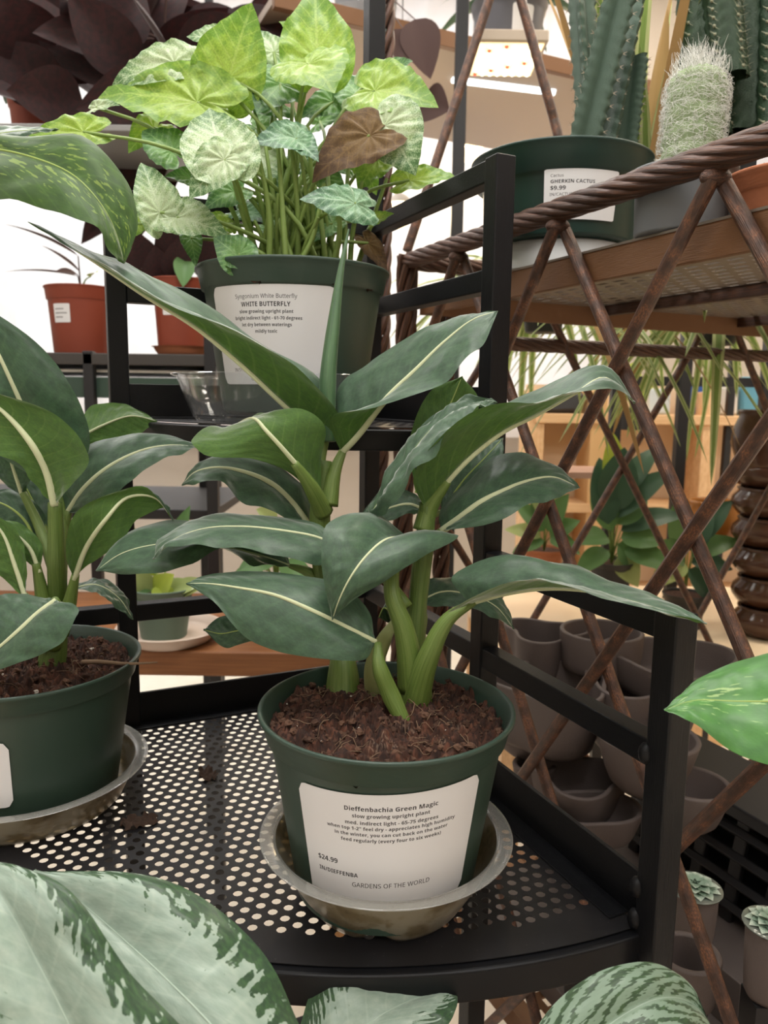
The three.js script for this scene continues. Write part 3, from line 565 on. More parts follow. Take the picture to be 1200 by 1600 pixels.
leaf(plant, { m: [[735, 943, 0.465], [790, 928], [850, 920, 0.440], [920, 924, 0.425], [970, 936, 0.41], [1030, 952, 0.395], [1104, 975, 0.385]], l: [[706, 904], [790, 868], [890, 882], [972, 914], [1042, 940]], r: [[700, 956], [812, 905], [862, 912], [950, 937], [1018, 955]], dl: 0.03, dr: -0.018, bulge: 0.10 }, M.dieff, M.midrib, 0.0016);
leaf(plant, { m: [[640, 950, 0.54], [690, 925], [735, 930], [775, 948], [803, 983, 0.55]], l: [[668, 907], [730, 905], [785, 935]], r: [[680, 947], [735, 950], [772, 965]], dl: 0.02, dr: -0.01 }, M.dieff, M.midrib, 0.001);
leaf(plant, { m: [[470, 985, 0.535], [420, 985], [375, 985], [345, 990], [318, 984, 0.54]], l: [[440, 962], [385, 962], [345, 963]], r: [[430, 1005], [390, 1002], [352, 1012]], dl: 0.01, dr: 0.0 }, M.dieff, M.midribGreen, 0.0008);
leaf(plant, { m: [[668, 800, 0.53], [640, 788], [605, 795], [560, 812, 0.545]], l: [[650, 774], [600, 762]], r: [[645, 802], [598, 815]], dl: 0.02, dr: -0.006 }, M.dieff, M.midrib, 0.0014);
leaf(plant, { m: [[618, 965, 0.52], [600, 950], [592, 965, 0.52]], l: [[610, 932]], r: [[612, 975]] }, M.dieff, M.midribGreen, 0.0008);
// rolled new leaf
stalk(plant, 'rolled_leaf', [[514, 690, 0.54], [512, 600, 0.54], [522, 500, 0.545], [533, 420, 0.55], [545, 358, 0.555]], [0.0052, 0.0066, 0.0052, 0.0030, 0.0006], leafMat(dieffMap, { transmission: 0.1, color: lin(1, 1, 0.72) }), 26);
// stems and leaf stalks
stalk(plant, 'stem', [[538, 1056, 0.528], [520, 960, 0.535], [503, 880, 0.54], [500, 800, 0.54], [508, 720, 0.54]], [0.0090, 0.0078, 0.0075, 0.0080, 0.0050], M.stem, 24);
stalk(plant, 'stem', [[650, 1100, 0.495], [648, 1010, 0.498], [655, 920, 0.50], [664, 840, 0.50], [668, 785, 0.50]], [0.0125, 0.0080, 0.0066, 0.0070, 0.0056], M.stem, 24);
stalk(plant, 'petiole', [[506, 800, 0.535], [484, 758, 0.516], [460, 724, 0.504]], [0.0075, 0.0058, 0.0030]);
stalk(plant, 'petiole', [[514, 790, 0.535], [522, 740, 0.537], [536, 704, 0.54]], [0.0070, 0.0055, 0.0030]);
stalk(plant, 'petiole', [[500, 780, 0.54], [500, 720, 0.545], [509, 686, 0.545]], [0.0060, 0.0050, 0.0030]);
stalk(plant, 'petiole', [[498, 850, 0.545], [490, 832, 0.55], [480, 818, 0.55]], [0.005, 0.004, 0.003]);
stalk(plant, 'petiole', [[505, 910, 0.54], [480, 893, 0.542], [452, 884, 0.54]], [0.005, 0.004, 0.0018]);
stalk(plant, 'petiole', [[506, 880, 0.535], [520, 858, 0.515], [512, 846, 0.498]], [0.004, 0.003, 0.0018]);
stalk(plant, 'petiole', [[660, 830, 0.50], [672, 790, 0.50], [700, 752, 0.49]], [0.0072, 0.0062, 0.0028]);
stalk(plant, 'petiole', [[660, 870, 0.50], [674, 845, 0.505], [694, 827, 0.505]], [0.006, 0.0045, 0.0025]);
stalk(plant, 'petiole', [[646, 1075, 0.485], [632, 985, 0.475], [612, 925, 0.475], [618, 878, 0.485], [642, 842, 0.50]], [0.0110, 0.0080, 0.0062, 0.0045, 0.0025], M.petiole, 24);
stalk(plant, 'petiole', [[646, 1105, 0.485], [668, 1030, 0.470], [700, 968, 0.465], [742, 940, 0.464]], [0.0105, 0.0082, 0.0060, 0.0024], M.petiole, 22);
stalk(plant, 'petiole', [[634, 1135, 0.460], [610, 1085, 0.462], [592, 1038, 0.46], [590, 1004, 0.465]], [0.0046, 0.0062, 0.0055, 0.0024], M.petiole, 20);
stalk(plant, 'petiole', [[655, 985, 0.50], [660, 960, 0.52], [650, 946, 0.54]], [0.005, 0.0035, 0.002]);
stalk(plant, 'petiole', [[662, 815, 0.51], [668, 808, 0.52], [690, 800, 0.53]], [0.004, 0.003, 0.002]);
stalk(plant, 'petiole', [[570, 822, 0.50], [590, 880, 0.50], [635, 950, 0.49]], [0.002, 0.0035, 0.005]);
stalk(plant, 'withered_sheath', [[590, 1082, 0.510], [585, 1040, 0.495], [600, 1000, 0.495], [618, 968, 0.51]], [0.0095, 0.0070, 0.0055, 0.0020], M.sheath);
stalk(plant, 'stem_stub', [[536, 1088, 0.520], [536, 1048, 0.525], [535, 1022, 0.532]], [0.0135, 0.0115, 0.0085], M.petiole);

further = 0;
saucerThing('dirty clear plastic saucer under the pot with the 24.99 label', V(PC.x + 0.001, S1 + 0.0004, PC.z + 0.002), 0.0850, 0.054, 0.046, { feet: 3, edge: M.clearRim });

// ================================================================ dieffenbachia at the left
const RIML = 0.938, PHL = RIML - S1 - 0.006, LC = onY(36, 1026, RIML); LC.y = S1 + 0.006;
const plantL = thing('potted_dieffenbachia', 'dieffenbachia in a dark green pot cut off by the left edge', 'potted plant', LC);
const potL = part(plantL, 'pot', potGeometry(LC, 0.0905, 0.069, PHL, { collar: 0.15 }), M.potGreen);
part(potL, 'label', labelPatch(LC, (y) => potRadius(0.0905, 0.069, 0.15, y / PHL), -1.70, -0.13, 0.026, 0.080, 0.006, 0.42), M.paper);
soilPatch(plantL, V(LC.x, RIML - 0.012, LC.z), 0.084, 0, 21, 0.009, 800);
further = 0.062;
leaf(plantL, { m: [[88, 765, 0.56], [55, 680], [20, 600, 0.54], [-20, 520], [-70, 450, 0.54]], r: [[139, 700], [122, 625], [62, 540]], l: [[10, 720], [-60, 660], [-80, 560]], dr: 0.0, dl: 0.0, bulge: 0.12 }, M.dieff, M.midrib, 0.003);
leaf(plantL, { under: true, m: [[86, 790, 0.525], [72, 735], [50, 695, 0.51], [12, 650], [-50, 600, 0.51]], r: [[108, 762], [139, 718], [92, 652]], l: [[58, 762], [28, 725], [-40, 690]], dr: -0.01, dl: 0.0, bulge: 0.10 }, M.dieff, M.midrib, 0.0034);
leaf(plantL, { under: true, m: [[110, 692, 0.62], [160, 665], [205, 650], [246, 658, 0.63]], l: [[140, 636], [195, 632]], r: [[160, 692], [212, 682]], dl: 0.02, dr: 0 }, M.dieff, M.midrib, 0.0014);
leaf(plantL, { m: [[105, 802, 0.56], [130, 765], [170, 730, 0.55], [220, 705], [265, 696], [312, 698, 0.55]], l: [[92, 762], [128, 705], [200, 678], [268, 680]], r: [[150, 797], [196, 758], [238, 725], [285, 708]], dl: 0.02, dr: -0.018, bulge: 0.12 }, M.dieff, M.midrib, 0.0024);
leaf(plantL, { under: true, m: [[116, 905, 0.53], [135, 855], [165, 812, 0.51], [200, 777], [242, 778], [271, 814, 0.53]], l: [[103, 868], [116, 805], [165, 773], [232, 763]], r: [[142, 880], [188, 850], [215, 812], [262, 793]], dl: -0.008, dr: 0.01, bulge: 0.10 }, M.dieff, M.midrib, 0.0022);
leaf(plantL, { m: [[88, 938, 0.50], [60, 958], [30, 985, 0.49], [-5, 1015], [-70, 1065, 0.49]], l: [[62, 932], [10, 928], [-60, 970]], r: [[122, 952], [98, 1002], [25, 1038]], dl: 0.02, dr: -0.012, bulge: 0.14 }, M.dieff, M.midrib, 0.0022);
leaf(plantL, { m: [[105, 922, 0.56], [150, 914], [185, 934], [208, 968, 0.56]], l: [[150, 904], [192, 924]], r: [[148, 926], [176, 945]], dl: 0.014, dr: -0.012 }, M.dieff, M.midrib, 0.001);
leaf(plantL, { under: true, m: [[40, 935, 0.53], [22, 880], [5, 835], [-30, 790, 0.53]], l: [[0, 900], [-40, 850]], r: [[42, 880], [28, 832]], dl: 0, dr: 0 }, M.dieff, M.midrib, 0.002);
leaf(plantL, { under: true, m: [[62, 895, 0.54], [45, 855], [15, 830], [-30, 815, 0.54]], l: [[30, 868], [-10, 850]], r: [[65, 850], [25, 815]], dl: 0, dr: 0.01 }, M.dieff, M.midrib, 0.0018);
leaf(plantL, { m: [[35, 775, 0.57], [25, 745], [15, 715], [5, 680, 0.57]], l: [[2, 750], [-5, 715]], r: [[48, 745], [35, 705]], dl: 0, dr: 0 }, M.dieff, M.midrib, 0.0018);
leaf(plantL, { m: [[60, 860, 0.57], [40, 815], [10, 790], [-40, 775, 0.57]], l: [[25, 840], [-20, 830]], r: [[70, 805], [20, 765]], dl: 0, dr: 0.012 }, M.dieff, M.midribGreen, 0.0014);
leaf(plantL, { m: [[80, 880, 0.59], [70, 820], [50, 780], [30, 740, 0.6]], l: [[45, 830], [22, 785]], r: [[95, 820], [75, 770]] }, M.dieff, M.midribGreen, 0.0014);
stalk(plantL, 'stem', [[78, 1062, 0.560], [90, 960, 0.555], [88, 870, 0.535], [86, 785, 0.527]], [0.0125, 0.0078, 0.0070, 0.0052], M.stem, 22);
stalk(plantL, 'petiole', [[92, 940, 0.55], [96, 860, 0.56], [107, 798, 0.56]], [0.006, 0.0055, 0.003]);
stalk(plantL, 'petiole', [[96, 990, 0.55], [108, 945, 0.54], [118, 898, 0.53]], [0.006, 0.0055, 0.003]);
stalk(plantL, 'petiole', [[76, 1000, 0.55], [66, 930, 0.545], [56, 880, 0.54]], [0.007, 0.006, 0.003]);
stalk(plantL, 'petiole', [[70, 1010, 0.55], [54, 960, 0.54], [38, 930, 0.53]], [0.006, 0.005, 0.003]);
stalk(plantL, 'petiole', [[84, 1010, 0.55], [96, 965, 0.53], [86, 938, 0.50]], [0.006, 0.005, 0.003]);
stalk(plantL, 'petiole', [[88, 900, 0.55], [60, 820, 0.57], [36, 770, 0.57]], [0.005, 0.0045, 0.003]);
stalk(plantL, 'petiole', [[92, 880, 0.55], [95, 800, 0.56], [84, 755, 0.56]], [0.006, 0.005, 0.003]);
stalk(plantL, 'petiole', [[94, 970, 0.555], [100, 940, 0.56], [110, 918, 0.56]], [0.004, 0.003, 0.002]);
stalk(plantL, 'dry_stalk', [[112, 1036, 0.565], [150, 1034, 0.56], [200, 1037, 0.555], [246, 1035, 0.55]], [0.0022, 0.0018, 0.0012, 0.0006], M.fibre);
further = 0;
saucerThing('dirty clear plastic saucer under the dark pot cut off by the left edge', V(LC.x, S1 + 0.0004, LC.z), 0.0945, 0.074, 0.032, { edge: M.clearRim });

// crumbs of dead leaf on the shelf
function deadLeaf(px, py, size, seed, label) {
  const c = onY(px, py, S1 + 0.0005), R = rngOf(seed), g = new THREE.PlaneGeometry(size * 1.6, size, 14, 9), p = g.attributes.position;
  for (let i = 0; i < p.count; i++) { const x = p.getX(i) / size, y = p.getY(i) / size, e = 1 - 0.25 * Math.abs(N2(x * 3 + seed, y * 3)); p.setXYZ(i, x * size * e * (1 - 0.35 * y * y), Math.max(0.0006, size * (0.12 + 0.22 * N2(x * 2.4 + seed, y * 2.4 + 7))), y * size * e * (1 - 0.3 * x * x)); }
  g.computeVertexNormals(); g.rotateY(R() * 3).translate(c.x, c.y, c.z);
  single('dead_leaf', label, 'dead leaf', g, std({ color: lin(0.05, 0.028, 0.018), roughness: 1, side: THREE.DoubleSide }));
}
deadLeaf(325, 1212, 0.016, 3, 'small dark crumpled dead leaf on the shelf, the one further back');
deadLeaf(218, 1286, 0.019, 8, 'brown crumpled dead leaf on the shelf near the left saucer');

// ================================================================ syngonium on the upper shelf
const syLime = leafMat(syngMap([152, 186, 62], [104, 150, 36], [196, 214, 130], 0.25), { bumpScale: 0.0003, transmission: 0.34 });
const syWhite = leafMat(syngMap([136, 168, 104], [64, 108, 48], [206, 218, 186], 0.9), { bumpScale: 0.0003, transmission: 0.22 });
const syGreen = leafMat(syngMap([84, 138, 56], [48, 100, 38], [170, 200, 140], 0.5), { bumpScale: 0.0003, transmission: 0.26 });
const syDark = leafMat(syngMap([70, 120, 74], [34, 84, 48], [190, 214, 186], 0.6), { bumpScale: 0.0003, transmission: 0.14, clearcoat: 0.8 });
const syDry = leafMat(syngMap([104, 80, 44], [74, 52, 30], [130, 104, 60], 0.3), { bumpScale: 0.0005, transmission: 0.2, clearcoat: 0.1 });
const OUT = [[0, 1], [8, 0.88], [18, 0.75], [32, 0.645], [50, 0.575], [70, 0.525], [95, 0.50], [120, 0.52], [140, 0.545], [154, 0.52], [166, 0.40], [175, 0.24], [180, 0.16]];
const outline = (deg) => { for (let i = 1; i < OUT.length; i++) if (deg <= OUT[i][0]) { const t = (deg - OUT[i - 1][0]) / (OUT[i][0] - OUT[i - 1][0]); return mix(OUT[i - 1][1], OUT[i][1], t); } return 0.12; };
function arrowBlade(J, T, nor, w = 1, fold = 0.2, curl = 0.3, seed = 0) {
  const d = T.clone().sub(J), len = d.length(), y = d.normalize(), z = nor.clone().addScaledVector(y, -nor.dot(y)).normalize(), x = y.clone().cross(z).normalize();
  const nr = 9, na = 56, pos = [], uv = [], idx = [];
  for (let i = 0; i <= nr; i++) for (let j = 0; j <= na; j++) {
    const a = (j / na * 360 - 180), rr = outline(Math.abs(a)) * i / nr, ar = a * Math.PI / 180, X = Math.sin(ar) * rr * w, Y = Math.cos(ar) * rr;
    const zz = fold * Math.abs(X) - curl * (X * X * 0.7 + Math.max(0, Y) ** 2 * 0.45 + Math.max(0, -Y) ** 2 * 0.8) + 0.05 * N2(X * 3.5 + seed, Y * 3.5) * (i / nr) + 0.018 * Math.cos(ar * 10) * Math.sin(i / nr * Math.PI);
    const p = J.clone().addScaledVector(x, X * len).addScaledVector(y, Y * len).addScaledVector(z, zz * len);
    pos.push(p.x, p.y, p.z); uv.push(Math.sin(ar) * rr / 1.3 + 0.5, (Y + 0.55) / 1.56);
  }
  for (let i = 0; i < nr; i++) for (let j = 0; j < na; j++) { const a = i * (na + 1) + j, b = a + na + 1; idx.push(a, b, a + 1, b, b + 1, a + 1); }
  const g = new THREE.BufferGeometry();
  g.setAttribute('position', new THREE.Float32BufferAttribute(pos, 3)); g.setAttribute('uv', new THREE.Float32BufferAttribute(uv, 2)); g.setIndex(idx); g.computeVertexNormals();
  return g;
}
const SYD = 0.74, SYC = at(459, 640, SYD); SYC.y = S2 + 0.007;
const SYR = 0.0885, SYH = 0.131;
const syng = thing('potted_syngonium', 'arrowhead plant with pale variegated leaves in the green pot on the upper shelf', 'potted plant', SYC);
const syPot = part(syng, 'pot', potGeometry(SYC, SYR, 0.066, SYH, { collar: 0.16 }), M.potGreen);
part(syPot, 'label', labelPatch(SYC, (y) => potRadius(SYR, 0.066, 0.16, y / SYH), -1.02, 0.46, 0.026, 0.1085, 0.006, 0.12), printed(1024, 700, (x) => {
  say(x, 'Syngonium White Butterfly', 490, 80, 40, false); say(x, 'WHITE BUTTERFLY', 490, 134, 44, true); say(x, 'slow growing upright plant', 490, 184, 33, true);
  say(x, 'bright indirect light - 61-70 degrees', 500, 230, 32, true); say(x, 'let dry between waterings', 490, 276, 32, true); say(x, 'mildly toxic', 490, 322, 32, true);
  say(x, '$22.99', 150, 510, 42, true, 'left'); say(x, 'IN/SYNGONIUM', 160, 596, 34, false, 'left'); say(x, 'GARDENS OF THE WORLD', 330, 660, 38, false, 'left');
}), { label: 'white printed price label' });
soilPatch(syng, V(SYC.x, SYC.y + SYH - 0.016, SYC.z), SYR - 0.005, 0, 33, 0.004, 120);
single('plant_saucer', 'tall clear plastic saucer around the pot on the upper shelf', 'saucer', saucerGeometry(V(at(437, 640, 0.735).x, S2 + 0.0005, SYC.z + 0.006), 0.099, 0.080, 0.042, 0.005, 0.0012), M.clear);
const crown = V(SYC.x + 0.004, SYC.y + SYH - 0.014, SYC.z);
const sr = rngOf(77);
function syLeaf(j, t, mat, o = {}) {
  const J = at(...j), T = at(...t), toCam = EYE.clone().sub(J).normalize(), n = (o.n ? V(...o.n) : toCam.multiplyScalar(o.face ?? 0.75).add(V(0, 0.6, 0))).normalize();
  part(syng, 'leaf', arrowBlade(J, T, n, o.w ?? 1, o.fold ?? 0.32, o.curl ?? 0.42, j[0] * 0.03), mat);
  const a = sr() * 6.283, r = 0.045 * Math.sqrt(sr()), B = crown.clone().add(V(Math.cos(a) * r, 0, Math.sin(a) * r));
  const up = Math.max(0.02, (J.y - B.y)), m1 = B.clone().lerp(J, 0.35).add(V((B.x - J.x) * 0.18, up * 0.16, (B.z - J.z) * 0.1)), m2 = B.clone().lerp(J, 0.75).add(V((B.x - J.x) * 0.10, up * 0.12 + 0.004, 0));
  part(syng, 'petiole', tube([B, m1, m2, J], [0.0026, 0.0022, 0.0018, 0.0014], 14, 7), M.sy);
}
M.sy = std({ color: lin(0.20, 0.30, 0.07), roughness: 0.5 });
// main leaves read off the photograph
syLeaf([496, 94, 0.70], [492, -22, 0.70], syLime, { w: 1.0, curl: 0.15 });
syLeaf([482, 100, 0.68], [520, 128, 0.655], syLime, { w: 1.6, curl: 0.5 });
syLeaf([358, 122, 0.70], [392, 2, 0.68], syLime, { w: 1.05, curl: 0.2 });
syLeaf([308, 160, 0.69], [146, 132, 0.69], syLime, { w: 0.75, curl: 0.3 });
syLeaf([272, 98, 0.70], [166, 116, 0.69], syWhite, { w: 0.7, curl: 0.6 });
syLeaf([346, 246, 0.64], [326, 160, 0.655], syWhite, { w: 1.12, curl: 0.3, face: 0.9 });
syLeaf([350, 250, 0.635], [296, 300, 0.62], syWhite, { w: 0.9, curl: 0.5, face: 1 });
syLeaf([268, 236, 0.68], [222, 196, 0.68], syGreen, { w: 1.3 });
syLeaf([250, 332, 0.66], [222, 246, 0.655], syWhite, { w: 0.85, fold: 0.5 });
syLeaf([276, 340, 0.66], [354, 356, 0.65], syWhite, { w: 0.9, curl: 0.5 });
syLeaf([372, 402, 0.655], [336, 368, 0.645], syGreen, { w: 1.5, face: 1 });
syLeaf([372, 398, 0.655], [404, 416, 0.645], syGreen, { w: 1.3, face: 1 });
syLeaf([462, 216, 0.66], [398, 214, 0.64], syDark, { w: 0.9 });
syLeaf([462, 220, 0.66], [496, 242, 0.645], syDark, { w: 0.9 });
syLeaf([586, 142, 0.70], [682, 150, 0.68], syLime, { w: 1.1 });
syLeaf([600, 196, 0.68], [650, 262, 0.67], syWhite, { w: 1.3, face: 0.95 });
syLeaf([578, 212, 0.67], [488, 260, 0.65], syDry, { w: 0.9, curl: 0.6 });
syLeaf([556, 318, 0.65], [474, 298, 0.63], syDark, { w: 0.85, curl: 0.5, fold: 0.1 });
syLeaf([640, 282, 0.70], [710, 266, 0.69], syLime, { w: 0.7 });
syLeaf([348, 62, 0.72], [292, 50, 0.71], syWhite, { w: 0.9 });
syLeaf([428, 82, 0.73], [402, 40, 0.73], syWhite, { w: 0.9 });
syLeaf([438, 132, 0.71], [402, 166, 0.69], syGreen, { w: 1.3 });
syLeaf([560, 150, 0.74], [530, 110, 0.75], syGreen, { w: 1.2 });
syLeaf([130, 206, 0.66], [22, 218, 0.64], syLime, { w: 0.6, curl: 0.5 });
syLeaf([150, 168, 0.68], [182, 158, 0.67], syWhite, { w: 0.7 });
syLeaf([540, 200, 0.70], [575, 182, 0.68], syDark, { w: 0.7 });
syLeaf([215, 350, 0.67], [190, 372, 0.66], syLime, { w: 0.9 });
syLeaf([298, 372, 0.68], [306, 410, 0.67], syGreen, { w: 0.7 });
syLeaf([520, 350, 0.70], [490, 372, 0.69], syGreen, { w: 0.9 });
syLeaf([575, 380, 0.72], [606, 420, 0.71], syDry, { w: 0.6 });
syLeaf([585, 345, 0.72], [612, 330, 0.71], syLime, { w: 0.8 });
syLeaf([340, 168, 0.71], [300, 196, 0.70], syLime, { w: 1.1 });
syLeaf([405, 240, 0.71], [432, 288, 0.70], syWhite, { w: 0.9 });
syLeaf([366, 300, 0.69], [318, 320, 0.68], syGreen, { w: 1.0 });
syLeaf([430, 160, 0.73], [360, 150, 0.72], syGreen, { w: 1.0 });
syLeaf([520, 160, 0.74], [470, 176, 0.73], syGreen, { w: 1.0 });
syLeaf([510, 280, 0.74], [540, 320, 0.74], syGreen, { w: 0.9 });
syLeaf([560, 240, 0.75], [590, 300, 0.75], syLime, { w: 0.8 });
syLeaf([420, 356, 0.70], [440, 376, 0.69], syGreen, { w: 0.9 });
for (const [x, y, tx, ty, d, m] of [[450, 300, 410, 330, 0.73, 'd'], [480, 330, 530, 350, 0.73, 'g'], [400, 200, 440, 230, 0.75, 'g'], [380, 330, 420, 340, 0.72, 'd'], [540, 260, 500, 240, 0.75, 'g'], [330, 210, 280, 230, 0.74, 'g'], [470, 250, 520, 280, 0.76, 'd'], [430, 110, 470, 150, 0.76, 'g'], [590, 250, 560, 290, 0.73, 'l'], [300, 280, 260, 270, 0.72, 'g'], [350, 350, 310, 340, 0.71, 'l'], [400, 130, 380, 100, 0.76, 'd'], [240, 200, 200, 230, 0.72, 'l'], [500, 190, 540, 170, 0.77, 'g'], [470, 60, 440, 30, 0.77, 'l'], [610, 110, 640, 90, 0.75, 'g']]) syLeaf([x, y, d], [tx, ty, d - 0.015], m === 'd' ? syDark : m === 'l' ? syLime : syGreen, { w: 0.95 });
for (let i = 0; i < 34; i++) { // bare stems filling the clump
  const a = sr() * 6.283, r = 0.05 * Math.sqrt(sr()), B = crown.clone().add(V(Math.cos(a) * r, 0, Math.sin(a) * r)), E = B.clone().add(V((sr() - 0.5) * 0.09, 0.05 + 0.09 * sr(), (sr() - 0.5) * 0.06));
  part(syng, 'stem', tube([B, B.clone().lerp(E, 0.5).add(V((sr() - 0.5) * 0.012, 0, 0)), E], [0.0030, 0.0024, 0.0016], 8, 7), M.sy);
}

// ================================================================ speckled leaf reaching in at the left, its plant outside the frame
{
  const c = at(-400, 1150, 0.72); c.y = S1 + 0.006;
  const p = thing('potted_variegated_dieffenbachia', 'large yellow-speckled green leaf reaching in from the left edge', 'potted plant', V(c.x, S1, c.z));
  const base = V(c.x, S1, c.z);
  part(p, 'pot', potGeometry(base, 0.075, 0.055, 0.12, { collar: 0.15 }), M.potGreen);
  leaf(p, { m: [[-130, 250, 0.62], [-40, 232, 0.60], [50, 246, 0.58], [120, 278, 0.57], [165, 330, 0.57], [184, 372, 0.575], [194, 412, 0.58]], l: [[-60, 205], [40, 212], [128, 212], [196, 282], [214, 352]], r: [[-60, 310], [20, 312], [95, 334], [150, 356], [176, 398]], dl: 0.02, dr: -0.02, bulge: 0.14 }, M.speck, M.midribGreen, 0.0014);
  leaf(p, { m: [[-160, 260, 0.64], [-60, 222], [20, 206], [92, 202, 0.60]], l: [[-60, 200], [30, 199]], r: [[-50, 236], [30, 214]], dl: 0.02, dr: -0.01 }, M.dieff, M.midribGreen, 0.0012);
  stalk(p, 'stem', [V(base.x, base.y + 0.10, base.z), V(base.x + 0.01, base.y + 0.2, base.z), at(-260, 420, 0.66), at(-160, 270, 0.63), at(-128, 250, 0.62)], [0.010, 0.008, 0.006, 0.005, 0.003], M.stem, 24);
  part(p, 'soil', new THREE.CircleGeometry(0.071, 32).rotateX(-Math.PI / 2).translate(base.x, base.y + 0.108, base.z), M.soil);
  const st = thing('plant_stool', 'tall wooden stool outside the left edge', 'stool', V(base.x, 0, base.z));
  part(st, 'seat', boxBetween(base.x - 0.12, base.x + 0.12, S1 - 0.026, S1 - 0.0005, base.z - 0.12, base.z + 0.12, 0.004), M.wood);
  for (const x of [-0.1, 0.1]) for (const z of [-0.1, 0.1]) part(st, 'leg', boxBetween(base.x + x - 0.013, base.x + x + 0.013, 0, S1 - 0.026, base.z + z - 0.013, base.z + z + 0.013), M.wood);
}

// ================================================================ aglaonemas in front, below the shelf
{
  const base = V(-0.13, 0.47, -0.17), p = thing('potted_aglaonema', 'silvery aglaonema with dark green feathered margins at the bottom left corner', 'potted plant', base);
  part(p, 'pot', potGeometry(base, 0.08, 0.058, 0.13), M.potGreen);
  part(p, 'soil', new THREE.CircleGeometry(0.076, 32).rotateX(-Math.PI / 2).translate(base.x, base.y + 0.118, base.z), M.soil);
  leaf(p, { m: [[470, 1790, 0.33], [350, 1625, 0.345], [265, 1535], [190, 1465, 0.375], [120, 1405], [52, 1361, 0.40]], l: [[520, 1730], [468, 1600], [402, 1478], [262, 1376]], r: [[330, 1760], [215, 1640], [140, 1540], [92, 1450]], dl: 0.008, dr: -0.012, bulge: 0.20, nu: 44, nv: 12 }, M.agla, M.midribSilver, 0.0007);
  leaf(p, { m: [[200, 1850, 0.29], [125, 1640, 0.31], [62, 1510], [0, 1400, 0.335], [-60, 1335, 0.36]], r: [[330, 1690], [196, 1512], [104, 1388]], l: [[0, 1720], [-100, 1560], [-110, 1430]], dl: -0.012, dr: 0.002, bulge: 0.22, nu: 44, nv: 12 }, M.agla, M.midribSilver, 0.0007);
  for (const [a, d] of [[[470, 1790], 0.33], [[200, 1850], 0.29]]) stalk(p, 'petiole', [V(base.x + 0.01, base.y + 0.11, base.z), V(base.x + 0.03, base.y + 0.17, base.z - 0.01), at(a[0], a[1], d)], [0.006, 0.005, 0.003]);
  const b2 = V(0.02, 0.46, -0.30), p2 = thing('potted_aglaonema', 'silver and green aglaonema leaf tip showing under the front edge of the shelf', 'potted plant', b2);
  part(p2, 'pot', potGeometry(b2, 0.07, 0.05, 0.12), M.potGreen);
  part(p2, 'soil', new THREE.CircleGeometry(0.066, 32).rotateX(-Math.PI / 2).translate(b2.x, b2.y + 0.108, b2.z), M.soil);
  leaf(p2, { m: [[440, 1760, 0.42], [520, 1650], [590, 1590, 0.445], [650, 1560], [715, 1540, 0.47]], l: [[470, 1600], [500, 1530], [610, 1525]], r: [[560, 1720], [680, 1630], [712, 1580]], dl: 0.02, dr: -0.01, bulge: 0.14, nu: 40 }, M.agla, M.midribSilver, 0.0007);
  stalk(p2, 'petiole', [V(b2.x, b2.y + 0.10, b2.z), V(b2.x - 0.02, b2.y + 0.15, b2.z - 0.02), at(440, 1760, 0.42)], [0.006, 0.005, 0.003]);
  const b3 = V(0.17, 0.46, -0.24), p3 = thing('potted_aglaonema', 'dark-striped silvery aglaonema leaf at the bottom right in front of the rods', 'potted plant', b3);
  part(p3, 'pot', potGeometry(b3, 0.07, 0.05, 0.12), M.potGreen);
  part(p3, 'soil', new THREE.CircleGeometry(0.066, 32).rotateX(-Math.PI / 2).translate(b3.x, b3.y + 0.108, b3.z), M.soil);
  leaf(p3, { m: [[760, 1830, 0.36], [850, 1700, 0.38], [940, 1610, 0.40], [1030, 1560], [1090, 1575, 0.42], [1130, 1640, 0.41]], l: [[790, 1720], [860, 1575], [965, 1508], [1062, 1522]], r: [[920, 1790], [1010, 1710], [1080, 1650], [1112, 1625]], dl: 0.008, dr: -0.016, bulge: 0.22, nu: 44, nv: 10 }, M.stripe, M.midribSilver, 0.0006);
  stalk(p3, 'petiole', [V(b3.x, b3.y + 0.10, b3.z), V(b3.x - 0.01, b3.y + 0.15, b3.z), at(760, 1830, 0.36)], [0.006, 0.005, 0.003]);
  // low bench that carries the three pots in front, below the frame
  const bench = thing('plant_bench', 'low wooden bench below the front edge of the shelf', 'bench', V(0, 0, -0.2));
  part(bench, 'bench_top', boxBetween(-0.4, 0.27, 0.43, 0.46, -0.39, -0.04, 0.004), M.wood);
  part(bench, 'riser', boxBetween(-0.24, -0.04, 0.4601, 0.4699, -0.28, -0.06), M.wood);
  for (const x of [-0.37, 0.24]) for (const z of [-0.36, -0.07]) part(bench, 'leg', boxBetween(x - 0.02, x + 0.02, 0, 0.43, z - 0.02, z + 0.02), M.wood);
}
const streakMap = dataTexture(256, 512, (u, v) => { const s = Math.abs(u - 0.5) * 2; const b = fbm(u * 16 + 4, v * 5 + s, 4); return lerp3(lerp3([58, 118, 40], [76, 140, 52], clamp(0.5 + fbm(u * 4, v * 6))), [176, 206, 132], smooth(0.30, 0.42, b * (1.15 - s * 0.7)) * 0.85); });
